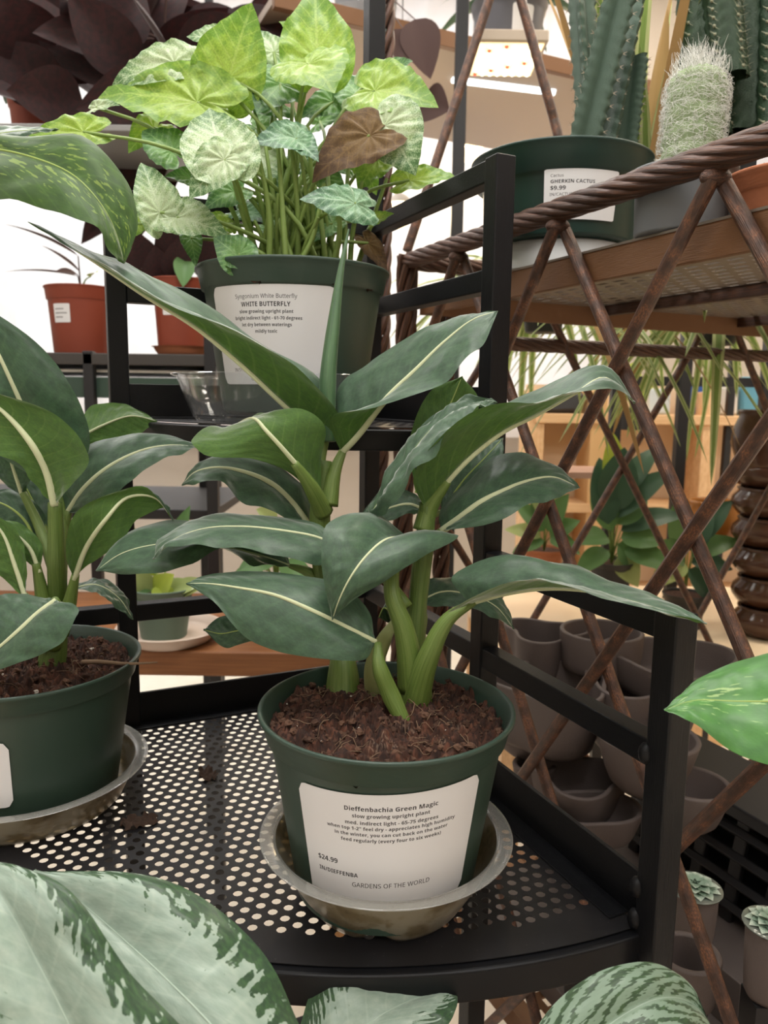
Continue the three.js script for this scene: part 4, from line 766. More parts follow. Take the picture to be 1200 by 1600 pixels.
{ // leaf at the right edge, its plant outside the frame
  const base = V(0.42, 0.62, -0.16), p = thing('potted_speckled_plant', 'bright green pale-flecked leaf reaching in from the right edge', 'potted plant', base);
  part(p, 'pot', potGeometry(base, 0.07, 0.05, 0.12), M.potGreen);
  part(p, 'soil', new THREE.CircleGeometry(0.066, 32).rotateX(-Math.PI / 2).translate(base.x, base.y + 0.108, base.z), M.soil);
  leaf(p, { m: [[1440, 1140, 0.34], [1330, 1108, 0.36], [1240, 1098, 0.38], [1150, 1096, 0.395], [1085, 1095, 0.40], [1038, 1110, 0.40]], l: [[1390, 1060], [1290, 1015], [1180, 1026], [1092, 1062]], r: [[1370, 1190], [1260, 1205], [1160, 1182], [1088, 1132]], dl: 0.02, dr: -0.02, bulge: 0.16, nu: 36 }, leafMat(streakMap), M.midribGreen, 0.001);
  stalk(p, 'petiole', [V(base.x, base.y + 0.10, base.z), V(base.x + 0.01, base.y + 0.22, base.z), V(base.x, base.y + 0.33, base.z - 0.08), at(1440, 1140, 0.34)], [0.007, 0.006, 0.005, 0.003], M.petiole, 24);
  const st = thing('plant_stool', 'small wooden stool outside the right edge', 'stool', V(0.42, 0, -0.16));
  part(st, 'seat', boxBetween(0.31, 0.53, 0.595, 0.62, -0.26, -0.05, 0.004), M.wood);
  for (const x of [0.33, 0.51]) for (const z of [-0.24, -0.07]) part(st, 'leg', boxBetween(x - 0.012, x + 0.012, 0, 0.595, z - 0.012, z + 0.012), M.wood);
}

// ================================================================ things on the iron rack
{ // green pot with ridged euphorbia stems on an upturned clear tub
  const c = at(872, 360, 0.84), tubBase = V(c.x, RACK + 0.0022, c.z), y0 = 1.312;
  const tub = single('clear_tub', 'upturned clear plastic tub under the green cactus pot', 'tub', lathe([[0.080, 0], [0.078, 0.0005], [0.072, y0 - RACK - 0.005], [0.069, y0 - RACK - 0.0028], [0, y0 - RACK - 0.0028], [0, y0 - RACK - 0.0038], [0.068, y0 - RACK - 0.0038], [0.076, 0]], 64).translate(tubBase.x, tubBase.y, tubBase.z), phy({ color: lin(0.85, 0.86, 0.86), roughness: 0.4, transmission: 0.6, thickness: 0, side: THREE.DoubleSide }));
  const base = V(c.x, y0, c.z), o = thing('potted_cactus', 'spiny ridged cactus stems in the green pot labelled 9.99', 'potted plant', base);
  const R = 0.0945, B = 0.080, H = 0.088, pt = part(o, 'pot', potGeometry(base, R, B, H, { collar: 0.30, step: 0.008 }), std({ color: lin(0.012, 0.038, 0.030), roughness: 0.4 }));
  const lab = printed(640, 460, (x) => {
    say(x, 'Cactus', 50, 60, 36, false, 'left'); say(x, 'GHERKIN CACTUS', 50, 112, 44, true, 'left'); say(x, '$9.99', 50, 172, 52, true, 'left'); say(x, 'IN/CACTUS4', 46, 230, 38, false, 'left');
    for (let i = 0, p = 400; p < 600; i++) { const w = 2 + ((i * 7) % 5); x.fillRect(p, 150, w, 80); p += w + 3 + ((i * 3) % 4); }
  });
  part(pt, 'label', labelPatch(base, (y) => potRadius(R, B, 0.30, y / H), -0.16, 0.72, 0.014, 0.060, 0.001, -0.228, 0.0008), lab, { label: 'white cactus price label' });
  part(o, 'soil', new THREE.CircleGeometry(R - 0.006, 40).rotateX(-Math.PI / 2).translate(base.x, base.y + H - 0.012, base.z), M.soil);
  const em = std({ color: lin(0.045, 0.085, 0.055), roughness: 0.6, bumpMap: grainBump, bumpScale: 0.0008 }), sp = std({ color: lin(0.35, 0.30, 0.22), roughness: 0.8 });
  function ridged(a, b, rad, wings, twist, seed) {
    const n = 40, na = wings * 8, pos = [], idx = [], uv = [], d = b.clone().sub(a), z = d.clone().normalize(), x = V(0, 0, 1).cross(z).normalize(), y = z.clone().cross(x), spines = [];
    for (let i = 0; i <= n; i++) for (let j = 0; j <= na; j++) {
      const t = i / n, an = j / na * Math.PI * 2 + twist, f = Math.pow(0.5 + 0.5 * Math.cos((an - twist) * wings), 1.6), notch = 1 + 0.10 * Math.cos(t * 14 * Math.PI * 2) * f, r = rad * (0.34 + 0.66 * f) * notch * (t > 0.96 ? 0.85 : 1);
      const p = a.clone().addScaledVector(d, t).addScaledVector(x, Math.cos(an) * r).addScaledVector(y, Math.sin(an) * r); pos.push(p.x, p.y, p.z); uv.push(j / na * 2, t * 6);
    }
    for (let i = 0; i < n; i++) for (let j = 0; j < na; j++) { const p = i * (na + 1) + j, q = p + na + 1; idx.push(p, p + 1, q, q, p + 1, q + 1); }
    const g = new THREE.BufferGeometry(); g.setAttribute('position', new THREE.Float32BufferAttribute(pos, 3)); g.setAttribute('uv', new THREE.Float32BufferAttribute(uv, 2)); g.setIndex(idx); g.computeVertexNormals();
    const s = part(o, 'ridged_stem', g, em);
    for (let w = 0; w < wings; w++) for (let k = 0; k < 14; k++) {
      const an = w / wings * Math.PI * 2 + twist, dir = x.clone().multiplyScalar(Math.cos(an)).addScaledVector(y, Math.sin(an)), p = a.clone().addScaledVector(d, k / 14).addScaledVector(dir, rad * 1.05);
      for (const q of [-1, 1]) spines.push(tube([p, p.clone().addScaledVector(dir, 0.002).addScaledVector(z, q * 0.001), p.clone().addScaledVector(dir, 0.0042).addScaledVector(z, q * 0.002)], [0.0006, 0.0001], 2, 4));
    }
    part(s, 'spines', flatten(spines), sp, { kind: 'stuff' });
  }
  ridged(at(905, 245, 0.83), at(975, -40, 0.80), 0.019, 3, 0.5, 1); ridged(at(938, 250, 0.86), at(1000, -60, 0.86), 0.022, 3, 1.9, 2); ridged(at(972, 250, 0.88), at(992, 90, 0.88), 0.017, 3, 0.2, 3); ridged(at(925, 250, 0.89), at(905, -40, 0.92), 0.018, 3, 1.2, 4);
}
{ // woolly white column cactus in a small grey pot
  const base = V(...at(1062, 352, 0.635).toArray()); base.y = RACK + 0.0022;
  const o = thing('potted_old_man_cactus', 'woolly white-haired column cactus in a small grey pot', 'potted plant', base);
  part(o, 'pot', potGeometry(base, 0.041, 0.036, 0.052, { collar: 0.12 }), M.potGrey);
  part(o, 'soil', new THREE.CircleGeometry(0.037, 32).rotateX(-Math.PI / 2).translate(base.x, base.y + 0.044, base.z), M.soil);
  const a = V(base.x + 0.004, base.y + 0.040, base.z), top = at(1093, 108, 0.635), d = top.clone().sub(a), len = d.length(), z = d.clone().normalize(), x = V(0, 0, 1).cross(z).normalize(), y = z.clone().cross(x), rad = 0.0235;
  const R = rngOf(5), at2 = (t, an, k) => { const dome = t > 0.82 ? Math.sqrt(Math.max(0, 1 - ((t - 0.82) / 0.18) ** 2)) : 1; return a.clone().addScaledVector(z, t * len).addScaledVector(x, Math.cos(an) * rad * dome * k).addScaledVector(y, Math.sin(an) * rad * dome * k); };
  const pos = [], idx = [], uv = []; const n = 30, na = 48;
  for (let i = 0; i <= n; i++) for (let j = 0; j <= na; j++) { const an = j / na * Math.PI * 2, p = at2(i / n, an, 0.90 + 0.10 * Math.cos(an * 16) + 0.04 * Math.sin(i / n * 38)); pos.push(p.x, p.y, p.z); uv.push(j / na, i / n); }
  for (let i = 0; i < n; i++) for (let j = 0; j < na; j++) { const p = i * (na + 1) + j, q = p + na + 1; idx.push(p, p + 1, q, q, p + 1, q + 1); }
  const g = new THREE.BufferGeometry(); g.setAttribute('position', new THREE.Float32BufferAttribute(pos, 3)); g.setAttribute('uv', new THREE.Float32BufferAttribute(uv, 2)); g.setIndex(idx); g.computeVertexNormals();
  const col = part(o, 'column', g, std({ color: lin(0.26, 0.33, 0.18), roughness: 0.9 }));
  const hairs = [];
  for (let i = 0; i < 2600; i++) {
    const t = Math.pow(R(), 0.85), an = R() * 6.283, p0 = at2(t, an, 1.0), sw = (R() - 0.5) * 1.6, up = t > 0.9 ? 0.008 + 0.010 * R() : 0.003 * (R() - 0.6), l = 0.35 + 0.5 * R();
    const p1 = at2(Math.min(1, t + 0.02 * (R() - 0.5)), an + sw * 0.35, 1.06 + 0.14 * R()).addScaledVector(z, up * 0.5 + (R() - 0.5) * 0.006), p2 = at2(Math.min(1, t + 0.03 * (R() - 0.6)), an + sw * l, 1.03 + 0.17 * R()).addScaledVector(z, up + (R() - 0.5) * 0.008);
    hairs.push(tube([p0, p1, p2], [0.00016, 0.00013, 0.00008], 4, 3));
  }
  for (let i = 0; i < 130; i++) { const an = R() * 6.283, p0 = at2(0.9 + 0.1 * R(), an, 0.7), e = p0.clone().addScaledVector(z, 0.010 + 0.018 * R()).addScaledVector(x, (R() - 0.35) * 0.022).addScaledVector(y, (R() - 0.5) * 0.018); hairs.push(tube([p0, p0.clone().lerp(e, 0.5).addScaledVector(x, (R() - 0.5) * 0.006), e], [0.00022, 0.00018, 0.0001], 5, 3)); }
  part(col, 'wool', flatten(hairs), std({ color: lin(0.72, 0.72, 0.68), roughness: 0.9 }), { kind: 'stuff' });
}
{ // clay pot at the right edge with a label
  const base = at(1236, 330, 0.60); base.y = RACK + 0.0022;
  const o = thing('clay_pot', 'terracotta pot with a white cactus label at the right edge of the rack', 'pot', base);
  const p = part(o, 'pot', potGeometry(base, 0.050, 0.040, 0.040, { collar: 0.35 }), M.clay);
  part(p, 'label', new THREE.PlaneGeometry(0.075, 0.030).rotateX(-0.1).rotateY(-0.45).translate(base.x + 0.006, base.y + 0.052, base.z + 0.012), printed(512, 205, (x) => { say(x, 'GHERKIN CACTUS', 20, 60, 52, true, 'left'); say(x, '$9.99', 20, 140, 58, true, 'left'); }), { label: 'white cactus price label' });
  part(o, 'soil', new THREE.CircleGeometry(0.044, 32).rotateX(-Math.PI / 2).translate(base.x, base.y + 0.034, base.z), M.soil);
}
{ // dark pot with knobbly gherkin cactus columns
  const base = at(1225, 300, 0.93); base.y = RACK + 0.0022;
  const o = thing('potted_gherkin_cactus', 'dark knobbly cactus columns in a black pot at the top right', 'potted plant', base);
  const top = at(1225, 190, 0.85).y;
  part(o, 'pot', potGeometry(base, 0.082, 0.062, top - base.y, { collar: 0.14 }), M.potDark);
  part(o, 'soil', new THREE.CircleGeometry(0.076, 32).rotateX(-Math.PI / 2).translate(base.x, top - 0.012, base.z), M.soil);
  const cm = std({ color: lin(0.022, 0.050, 0.022), roughness: 0.55, bumpMap: grainBump, bumpScale: 0.001 }), sp = std({ color: lin(0.32, 0.32, 0.22), roughness: 0.9 });
  for (const [px, py, qx, qy, w, d] of [[1105, 210, 1092, -60, 0.028, 0.93], [1165, 210, 1160, -60, 0.032, 0.95], [1215, 210, 1225, -60, 0.032, 0.92], [1140, 120, 1122, -60, 0.022, 0.90]]) {
    const a = at(px, py, d), b = at(qx, qy, d), n = 36, na = 36, pos = [], idx = [], uv = [], z = b.clone().sub(a), sp0 = [];
    for (let i = 0; i <= n; i++) for (let j = 0; j <= na; j++) { const t = i / n, an = j / na * Math.PI * 2, r = w * (0.80 + 0.2 * Math.pow(Math.abs(Math.cos(an * 2.5)), 0.7) + 0.05 * Math.sin(t * 60 + Math.cos(an * 5) * 2)); const p = a.clone().addScaledVector(z, t).add(V(Math.cos(an) * r, 0, Math.sin(an) * r)); pos.push(p.x, p.y, p.z); uv.push(j / na * 2, t * 4); }
    for (let i = 0; i < n; i++) for (let j = 0; j < na; j++) { const p = i * (na + 1) + j, q = p + na + 1; idx.push(p, p + 1, q, q, p + 1, q + 1); }
    const g = new THREE.BufferGeometry(); g.setAttribute('position', new THREE.Float32BufferAttribute(pos, 3)); g.setAttribute('uv', new THREE.Float32BufferAttribute(uv, 2)); g.setIndex(idx); g.computeVertexNormals();
    const s = part(o, 'column', g, cm);
    for (let k = 0; k < 5; k++) for (let i = 0; i < 14; i++) { const an = k / 5 * Math.PI * 2, p = a.clone().addScaledVector(z, (i + 0.5) / 14).add(V(Math.cos(an) * w, 0, Math.sin(an) * w)); sp0.push(new THREE.IcosahedronGeometry(0.0022, 0).translate(p.x, p.y, p.z)); for (let q = 0; q < 4; q++) sp0.push(tube([p, p.clone().add(V(Math.cos(an + q - 1.5) * 0.003, 0.002 * (q - 1.5), Math.sin(an + q - 1.5) * 0.003)), p.clone().add(V(Math.cos(an + q - 1.5) * 0.007, 0.004 * (q - 1.5), Math.sin(an + q - 1.5) * 0.007))], [0.0004, 0.0001], 2, 3)); }
    part(s, 'spines', flatten(sp0), sp, { kind: 'stuff' });
  }
}
const strapMap = dataTexture(128, 256, (u, v) => { const s = Math.abs(u - 0.5) * 2; return lerp3([128, 156, 76], [222, 224, 168], smooth(0.25, 0.6, Math.abs(s - 0.75) < 0.3 ? 1 : 0) * 0.7).map((x) => x * (0.94 + 0.1 * N2(u * 12, v * 9))); });
const strapMat = phy({ map: strapMap, side: THREE.DoubleSide, roughness: 0.95, transmission: 0.3, clearcoat: 0.3, clearcoatRoughness: 0.4 });
const strapDry = phy({ color: lin(0.42, 0.26, 0.10), side: THREE.DoubleSide, roughness: 0.95, transmission: 0.2 });
function strapBlade(base, dir, len, wid, droop, R) {
  const n = 14, pos = [], uv = [], idx = [], d = dir.clone().normalize(), p = base.clone(), wob = (R() - 0.5) * 0.5, sideways = V(-d.z, 0, d.x).normalize();
  for (let i = 0; i <= n; i++) {
    const t = i / n, x = V(-d.z, 0, d.x).normalize(), y = x.clone().cross(d).normalize(), w = wid * Math.min(1, 4 * t + 0.55) * Math.pow(1 - t, 0.5);
    for (const s of [-1, 0, 1]) { const q = p.clone().addScaledVector(x, s * w).addScaledVector(y, (s ? -1 : 0) * w * 0.28); pos.push(q.x, q.y, q.z); uv.push(0.5 + s * 0.5, t); }
    p.addScaledVector(d, len / n); d.add(V(0, -droop / n * Math.max(0.15, 1 - Math.max(0, -d.y) * 0.9), 0)).addScaledVector(sideways, wob / n).normalize();
  }
  for (let i = 0; i < n; i++) for (let j = 0; j < 2; j++) { const a = i * 3 + j, b = a + 3; idx.push(a, a + 1, b, b, a + 1, b + 1); }
  const g = new THREE.BufferGeometry(); g.setAttribute('position', new THREE.Float32BufferAttribute(pos, 3)); g.setAttribute('uv', new THREE.Float32BufferAttribute(uv, 2)); g.setIndex(idx); g.computeVertexNormals(); return g;
}
function strapPlant(name, label, crownP, n, seed, { len = 0.3, wid = 0.006, up = 1, spread = 0.8, droop = 1.2, pot, dry = 0.08 } = {}) {
  const R = rngOf(seed), base = pot ? V(crownP.x, pot.y, crownP.z) : crownP, o = thing(name, label, 'potted plant', base);
  if (pot) { part(o, 'pot', potGeometry(base, pot.r, pot.r * 0.75, crownP.y - base.y + 0.01, { collar: 0.15 }), pot.mat ?? M.potGreen); part(o, 'soil', new THREE.CircleGeometry(pot.r - 0.004, 24).rotateX(-Math.PI / 2).translate(base.x, crownP.y, base.z), M.soil); }
  for (let i = 0; i < n; i++) {
    const a = R() * 6.283, d = V(Math.cos(a) * spread * (0.3 + R()), up * (0.5 + R() * 0.8), Math.sin(a) * spread * (0.3 + R())), b = crownP.clone().add(V(Math.cos(a) * 0.012, 0, Math.sin(a) * 0.012));
    part(o, 'leaf', strapBlade(b, d, len * (0.6 + 0.6 * R()), wid * (0.7 + 0.6 * R()), droop * (0.5 + 0.9 * R()), R), R() < dry ? strapDry : strapMat);
  }
  return o;
}
{ const c = at(1000, 300, 1.0); strapPlant('potted_spider_plant', 'upright striped strap-leaved plant between the two cacti on the rack', V(c.x, RACK + 0.055, c.z), 46, 4, { len: 0.36, wid: 0.011, up: 2.2, spread: 0.36, droop: 0.55, pot: { y: RACK + 0.0022, r: 0.06, mat: M.potDark }, dry: 0.25 }); }

// ================================================================ taupe planters inside the rack
function planterGeometry(c, R, h, lobes, amp, phase, { wall = 0.006, round = 0.35, base = 0.7 } = {}) {
  const na = 96, prof = [];
  for (let k = 0; k <= 8; k++) { const t = k / 8, a = t * Math.PI / 2; prof.push([mix(0, base, t < 0.4 ? t / 0.4 : 1) + (t > 0.4 ? (1 - base) * Math.pow((t - 0.4) / 0.6, 0.6) : 0), t < 0.4 ? 0 : Math.pow((t - 0.4) / 0.6, 1 / (0.5 + round)) , 0]); }
  prof.push([1, 1, -0.15], [1, 1, -0.5], [1, 1, -0.85]); // rounded lip
  for (let k = 8; k >= 0; k--) { const q = prof[k]; prof.push([q[0], Math.max(q[1], wall / h), -1]); }
  const pos = [], idx = [], uv = [];
  prof.forEach(([f, y, wl], i) => { for (let j = 0; j <= na; j++) {
    const an = j / na * Math.PI * 2, r0 = R * (1 + amp * Math.cos(lobes * an + phase)) * f, r = Math.max(0, r0 + wl * wall), lip = wl < 0 && wl > -1 ? 0.0018 : 0;
    pos.push(c.x + Math.cos(an) * r, c.y + y * h + lip, c.z + Math.sin(an) * r); uv.push(j / na * 3, i / 10);
  } });
  for (let i = 0; i < prof.length - 1; i++) for (let j = 0; j < na; j++) { const a = i * (na + 1) + j, b = a + na + 1; idx.push(a, b, a + 1, b, b + 1, a + 1); }
  const g = new THREE.BufferGeometry(); g.setAttribute('position', new THREE.Float32BufferAttribute(pos, 3)); g.setAttribute('uv', new THREE.Float32BufferAttribute(uv, 2)); g.setIndex(idx); g.computeVertexNormals(); return g;
}
const planters = 'taupe planters in the rack';
function planter(name, label, px, py, d, rpx, h, lobes = 0, amp = 0, phase = 0, o = {}) { // px, py: middle of the rim
  const rim = at(px, py, d), R = rpx * d / F;
  return single(name, label, 'planter', planterGeometry(V(rim.x, rim.y - h, rim.z), R, h, lobes, amp, phase, o), M.taupe, planters);
}
planter('lobed_planter', 'tall taupe planter with a wavy S-curved rim at the back left of the planters', 850, 985, 1.07, 62, 0.072, 3, 0.20, 0.5, { base: 0.85 });
planter('cup_planter', 'round taupe cup standing behind the wavy planters', 940, 986, 1.02, 64, 0.050, 0, 0, 0, { base: 0.9, round: 0.2 });
planter('lobed_planter', 'wide taupe planter with a shallow wavy rim to the right of the cup', 1050, 1024, 0.98, 100, 0.047, 3, 0.12, 1.1, { base: 0.8 });
planter('lobed_planter', 'large taupe planter with a rounded wavy rim in the middle of the planters', 860, 1062, 0.96, 96, 0.079, 3, 0.12, 2.2, { base: 0.75 });
planter('lobed_planter', 'taupe wavy planter below the wide one', 985, 1065, 0.95, 70, 0.086, 3, 0.14, 0.2, { base: 0.75 });
planter('bowl_planter', 'taupe round bowl behind the front post of the black stand', 1012, 1150, 0.86, 78, 0.061, 0, 0, 0, { base: 0.55, round: 0.5 });
planter('bowl_planter', 'small taupe round cup above the front bowls', 1042, 1108, 0.92, 44, 0.036, 0, 0, 0, { base: 0.6, round: 0.5 });
planter('bowl_planter', 'taupe bowl at the right end of the planters', 1080, 1224, 0.82, 60, 0.047, 0, 0, 0, { base: 0.55, round: 0.5 });
planter('lobed_planter', 'low taupe planter with a wavy rim below the others', 905, 1210, 0.90, 72, 0.050, 3, 0.16, 0.9, { base: 0.7 });
planter('lobed_planter', 'taupe planter with a curled rim just above the black skirt', 925, 1262, 0.86, 66, 0.036, 2, 0.2, 0.2, { base: 0.7 });
planter('bowl_planter', 'small taupe cup at the left foot of the planters', 835, 1195, 0.95, 34, 0.036, 0, 0, 0, { base: 0.6, round: 0.5 });
planter('lobed_planter', 'shadowed taupe planter at the left end of the planters', 830, 1110, 1.0, 62, 0.050, 3, 0.1, 1.2, { base: 0.8 });
// taupe slab tiers the planters stand on
const tierMat = std({ color: lin(0.13, 0.105, 0.095), roughness: 0.7 });
single('display_riser', 'taupe stepped display block carrying the planters inside the rack', 'riser', flatten([bar(Q(-0.04, 0.30, 0.4865), Q(0.42, 0.30, 0.4865), 0.28, 0.027, LD), bar(Q(-0.04, 0.36, 0.53), Q(0.30, 0.36, 0.53), 0.14, 0.06, LD)]), tierMat);
{ // black slatted crate panel
  const o = thing('slatted_crate', 'black plastic crate with slanted openings at the right of the taupe planters', 'crate', Q(0.22, 0.42, 0.4725));
  const P = (u, y) => Q(u, 0.36, y);
  part(o, 'crate_top', bar(Q(0.05, 0.40, 0.70), Q(0.62, 0.40, 0.70), 0.11, 0.016, LD, 0.003), M.black);
  part(o, 'crate_side', bar(Q(0.05, 0.455, 0.475), Q(0.05, 0.455, 0.70), 0.012, 0.012, LD, 0.002), M.black);
  part(o, 'crate_side', bar(Q(0.62, 0.455, 0.475), Q(0.62, 0.455, 0.70), 0.012, 0.012, LD, 0.002), M.black);
  for (let k = 0; k < 7; k++) part(o, 'slat', bar(P(0.05, 0.485 + k * 0.031), P(0.62, 0.485 + k * 0.031), 0.020, 0.010, LD.clone().add(V(0, 0.8, 0)), 0.002), M.black);
  part(o, 'crate_back', bar(P(0.04, 0.59).addScaledVector(LD, -0.02), P(0.63, 0.59).addScaledVector(LD, -0.02), 0.225, 0.006, YU, 0.001), M.black);
  for (let k = 0; k < 12; k++) part(o, 'upright', bar(P(0.06 + k * 0.05, 0.478), P(0.085 + k * 0.05, 0.695), 0.016, 0.008, RD, 0.002), M.black);
}
const petal = std({ map: dataTexture(128, 128, (u, v) => lerp3([136, 160, 138], [206, 216, 200], smooth(0.5, 1.0, v + 0.3 * fbm(u * 8, v * 8)))), roughness: 0.5, side: THREE.DoubleSide });
function rosette(label, px, py, d, rpx, potH, seed) {
  const c = at(px, py, d), r = rpx * d / F, base = V(c.x, c.y - potH, c.z), R = rngOf(seed), o = thing('potted_succulent', label, 'potted plant', base);
  single('display_block', 'black block under the ' + label.replace('pale green ', ''), 'block', boxBetween(base.x - r * 0.6, base.x + r * 0.6, 0.4725, base.y - 0.0005, base.z - r * 0.6, base.z + r * 0.6), M.black);
  part(o, 'pot', planterGeometry(base, r * 0.86, potH, 0, 0, 0, { base: 0.8, round: 0.2, wall: 0.004 }), M.taupe);
  part(o, 'rosette_base', lathe([[0, 0.002], [r * 0.75, 0.000], [r, 0.003], [r * 0.98, 0.0045], [0, 0.005]], 40).translate(c.x, c.y, c.z), phy({ color: lin(0.16, 0.18, 0.15), roughness: 0.25, clearcoat: 1 }));
  for (let k = 0; k < 3; k++) for (let i = 0, n = [11, 8, 5][k]; i < n; i++) {
    const a = i / n * 6.283 + k * 0.3 + R() * 0.15, out = V(Math.cos(a), 0.03 + k * 0.10, Math.sin(a));
    part(o, 'leaf', freeBlade(V(c.x + Math.cos(a) * r * 0.12, c.y + 0.005 + k * 0.002, c.z + Math.sin(a) * r * 0.12), out, V(0, 1, 0), r * [0.80, 0.60, 0.40][k], r * [0.30, 0.25, 0.18][k], 0.02, { nu: 6, nv: 2, fold: 0.35 }), petal);
  }
}
rosette('pale green rosette succulent in a taupe pot below the taupe planters', 1085, 1392, 0.74, 42, 0.055, 3);
rosette('pale green rosette succulent in a taupe pot at the lower right edge', 1206, 1450, 0.62, 44, 0.06, 9);
planter('bowl_planter', 'empty dark taupe pot under the small succulent', 1075, 1490, 0.66, 50, 0.043, 0, 0, 0, { base: 0.8, round: 0.2 });
{ // dark pot with lettering below the shelf
  const c = Q(0.20, 0.20, 0.4725), base = V(c.x, 0.4725, c.z), o = thing('nursery_pot', 'black pot with white lettering half hidden under the shelf edge', 'pot', base);
  const h = 0.095, pt = part(o, 'pot', potGeometry(base, 0.05, 0.04, Math.max(0.05, h), { collar: 0.15 }), M.potDark);
  const cv = document.createElement('canvas'); cv.width = 256; cv.height = 160; const x = cv.getContext('2d'); x.fillStyle = '#0c0c0d'; x.fillRect(0, 0, 256, 160); x.fillStyle = '#c8c8c8'; x.textBaseline = 'middle'; say(x, 'N', 110, 46, 60, true); say(x, 'E', 170, 118, 60, true);
  const tx = new THREE.CanvasTexture(cv); tx.colorSpace = THREE.SRGBColorSpace; const hh = Math.max(0.05, h);
  part(pt, 'lettering', labelPatch(base, (y) => potRadius(0.05, 0.04, 0.15, y / hh), -0.7, 0.7, hh * 0.45, hh * 0.83, 0.001, Math.atan2(-base.x, -base.z)), std({ map: tx, roughness: 0.5 }));
}

// ================================================================ background, left: black shelving with red pots
const upr = rngOf(91);
const ovMat = (map, o) => leafMat(map, { bumpScale: 0.0003, ...o });
const bgGreen = phy({ color: lin(0.09, 0.20, 0.055), side: THREE.DoubleSide, roughness: 0.95, transmission: 0.25, clearcoat: 0.4, clearcoatRoughness: 0.35 });
const bgDeep = phy({ color: lin(0.035, 0.095, 0.048), side: THREE.DoubleSide, roughness: 0.95, transmission: 0.15, clearcoat: 0.4, clearcoatRoughness: 0.35 });
const bgLime = phy({ color: lin(0.42, 0.52, 0.06), side: THREE.DoubleSide, roughness: 0.95, transmission: 0.35, clearcoat: 0.3 });
const bgPale = phy({ color: lin(0.36, 0.44, 0.16), side: THREE.DoubleSide, roughness: 0.95, transmission: 0.3, clearcoat: 0.3 });
const bgBrown = phy({ color: lin(0.06, 0.03, 0.025), side: THREE.DoubleSide, roughness: 0.95, transmission: 0.1 });
function shelving(name, label, posts, shelves, pm = M.black) {
  const b = V((posts[0][0].x + posts[1][0].x) / 2, posts[0][1], (posts[0][0].z + posts[1][0].z) / 2), o = thing(name, label, 'shelf', b);
  for (const [p, y0, y1, w] of posts) part(o, 'post', boxBetween(p.x - w / 2, p.x + w / 2, y0, y1, p.z - w / 2, p.z + w / 2, 0.002), pm);
  for (const [x0, x1, y, z0, z1, t, m, nm] of shelves) part(o, nm ?? 'shelf', boxBetween(x0, x1, y - t, y, z0, z1, 0.002), m ?? pm);
  return o;
}
const BZ = -1.50, SHY = at(200, 553, 1.5).y;
{
  const pA = at(145, 700, 1.52), pB = at(332, 700, 1.52), pC = at(290, 760, 1.75), pD = at(-260, 700, 1.6);
  const zf = pB.z;
  shelving('black_shelving', 'black metal shelving holding the red plastic pots in front of the window', [[V(pB.x, 0, zf), 0, at(332, 425, 1.52).y, 0.022], [V(pD.x, 0, zf), 0, 1.75, 0.022], [V(pA.x, 0, zf), 0, SHY + 0.004, 0.02], [V(pD.x, 0, zf - 0.4), 0, 2.0, 0.022], [V(pC.x, 0, zf - 0.4), 0, SHY, 0.022]],
    [[pD.x, pB.x + 0.02, SHY, zf - 0.42, zf + 0.01, 0.022, std({ color: lin(0.05, 0.045, 0.042), roughness: 0.4 })], [pD.x, pB.x, SHY - 0.030, zf - 0.40, zf - 0.012, 0.006, std({ color: lin(0.75, 0.74, 0.72), roughness: 0.3 }), 'light_strip'], [pD.x, pB.x + 0.02, SHY - 0.045, zf - 0.40, zf - 0.006, 0.04, std({ color: lin(0.035, 0.07, 0.05), roughness: 0.5 }), 'green_tray'], [pD.x, pB.x, at(300, 790, 1.6).y, zf - 0.4, zf, 0.02], [pD.x, pC.x + 0.04, 1.66, zf - 0.4, zf - 0.05, 0.012, std({ color: lin(0.3, 0.3, 0.3), roughness: 0.4 })]]);
}
const tagMat = printed(128, 64, (x) => { x.fillStyle = '#8a8a8c'; for (const [y, w] of [[18, 70], [32, 92], [46, 60]]) x.fillRect(14, y - 2, w, 4); });
function redPot(label, px, py, d, rimPx, topPx, o = {}) {
  const c = at(px, py, d), base = V(c.x, o.y ?? c.y, c.z), h = at(px, topPx, d).y - base.y, r = rimPx * d / F / 2;
  const t = thing(o.name ?? 'potted_houseplant', label, 'potted plant', base);
  const p = part(t, 'pot', potGeometry(base, r, r * 0.8, h, { collar: 0.2 }), o.mat ?? M.potRed);
  if (o.tag) part(p, 'label', labelPatch(base, (y) => potRadius(r, r * 0.8, 0.2, y / h), o.tag[0], o.tag[1], h * 0.45, h * 0.72, 0.002, Math.atan2(-base.x, -base.z)), tagMat);
  part(t, 'soil', new THREE.CircleGeometry(r - 0.005, 24).rotateX(-Math.PI / 2).translate(base.x, base.y + h - 0.01, base.z), M.soil);
  return [t, V(base.x, base.y + h - 0.01, base.z), r];
}
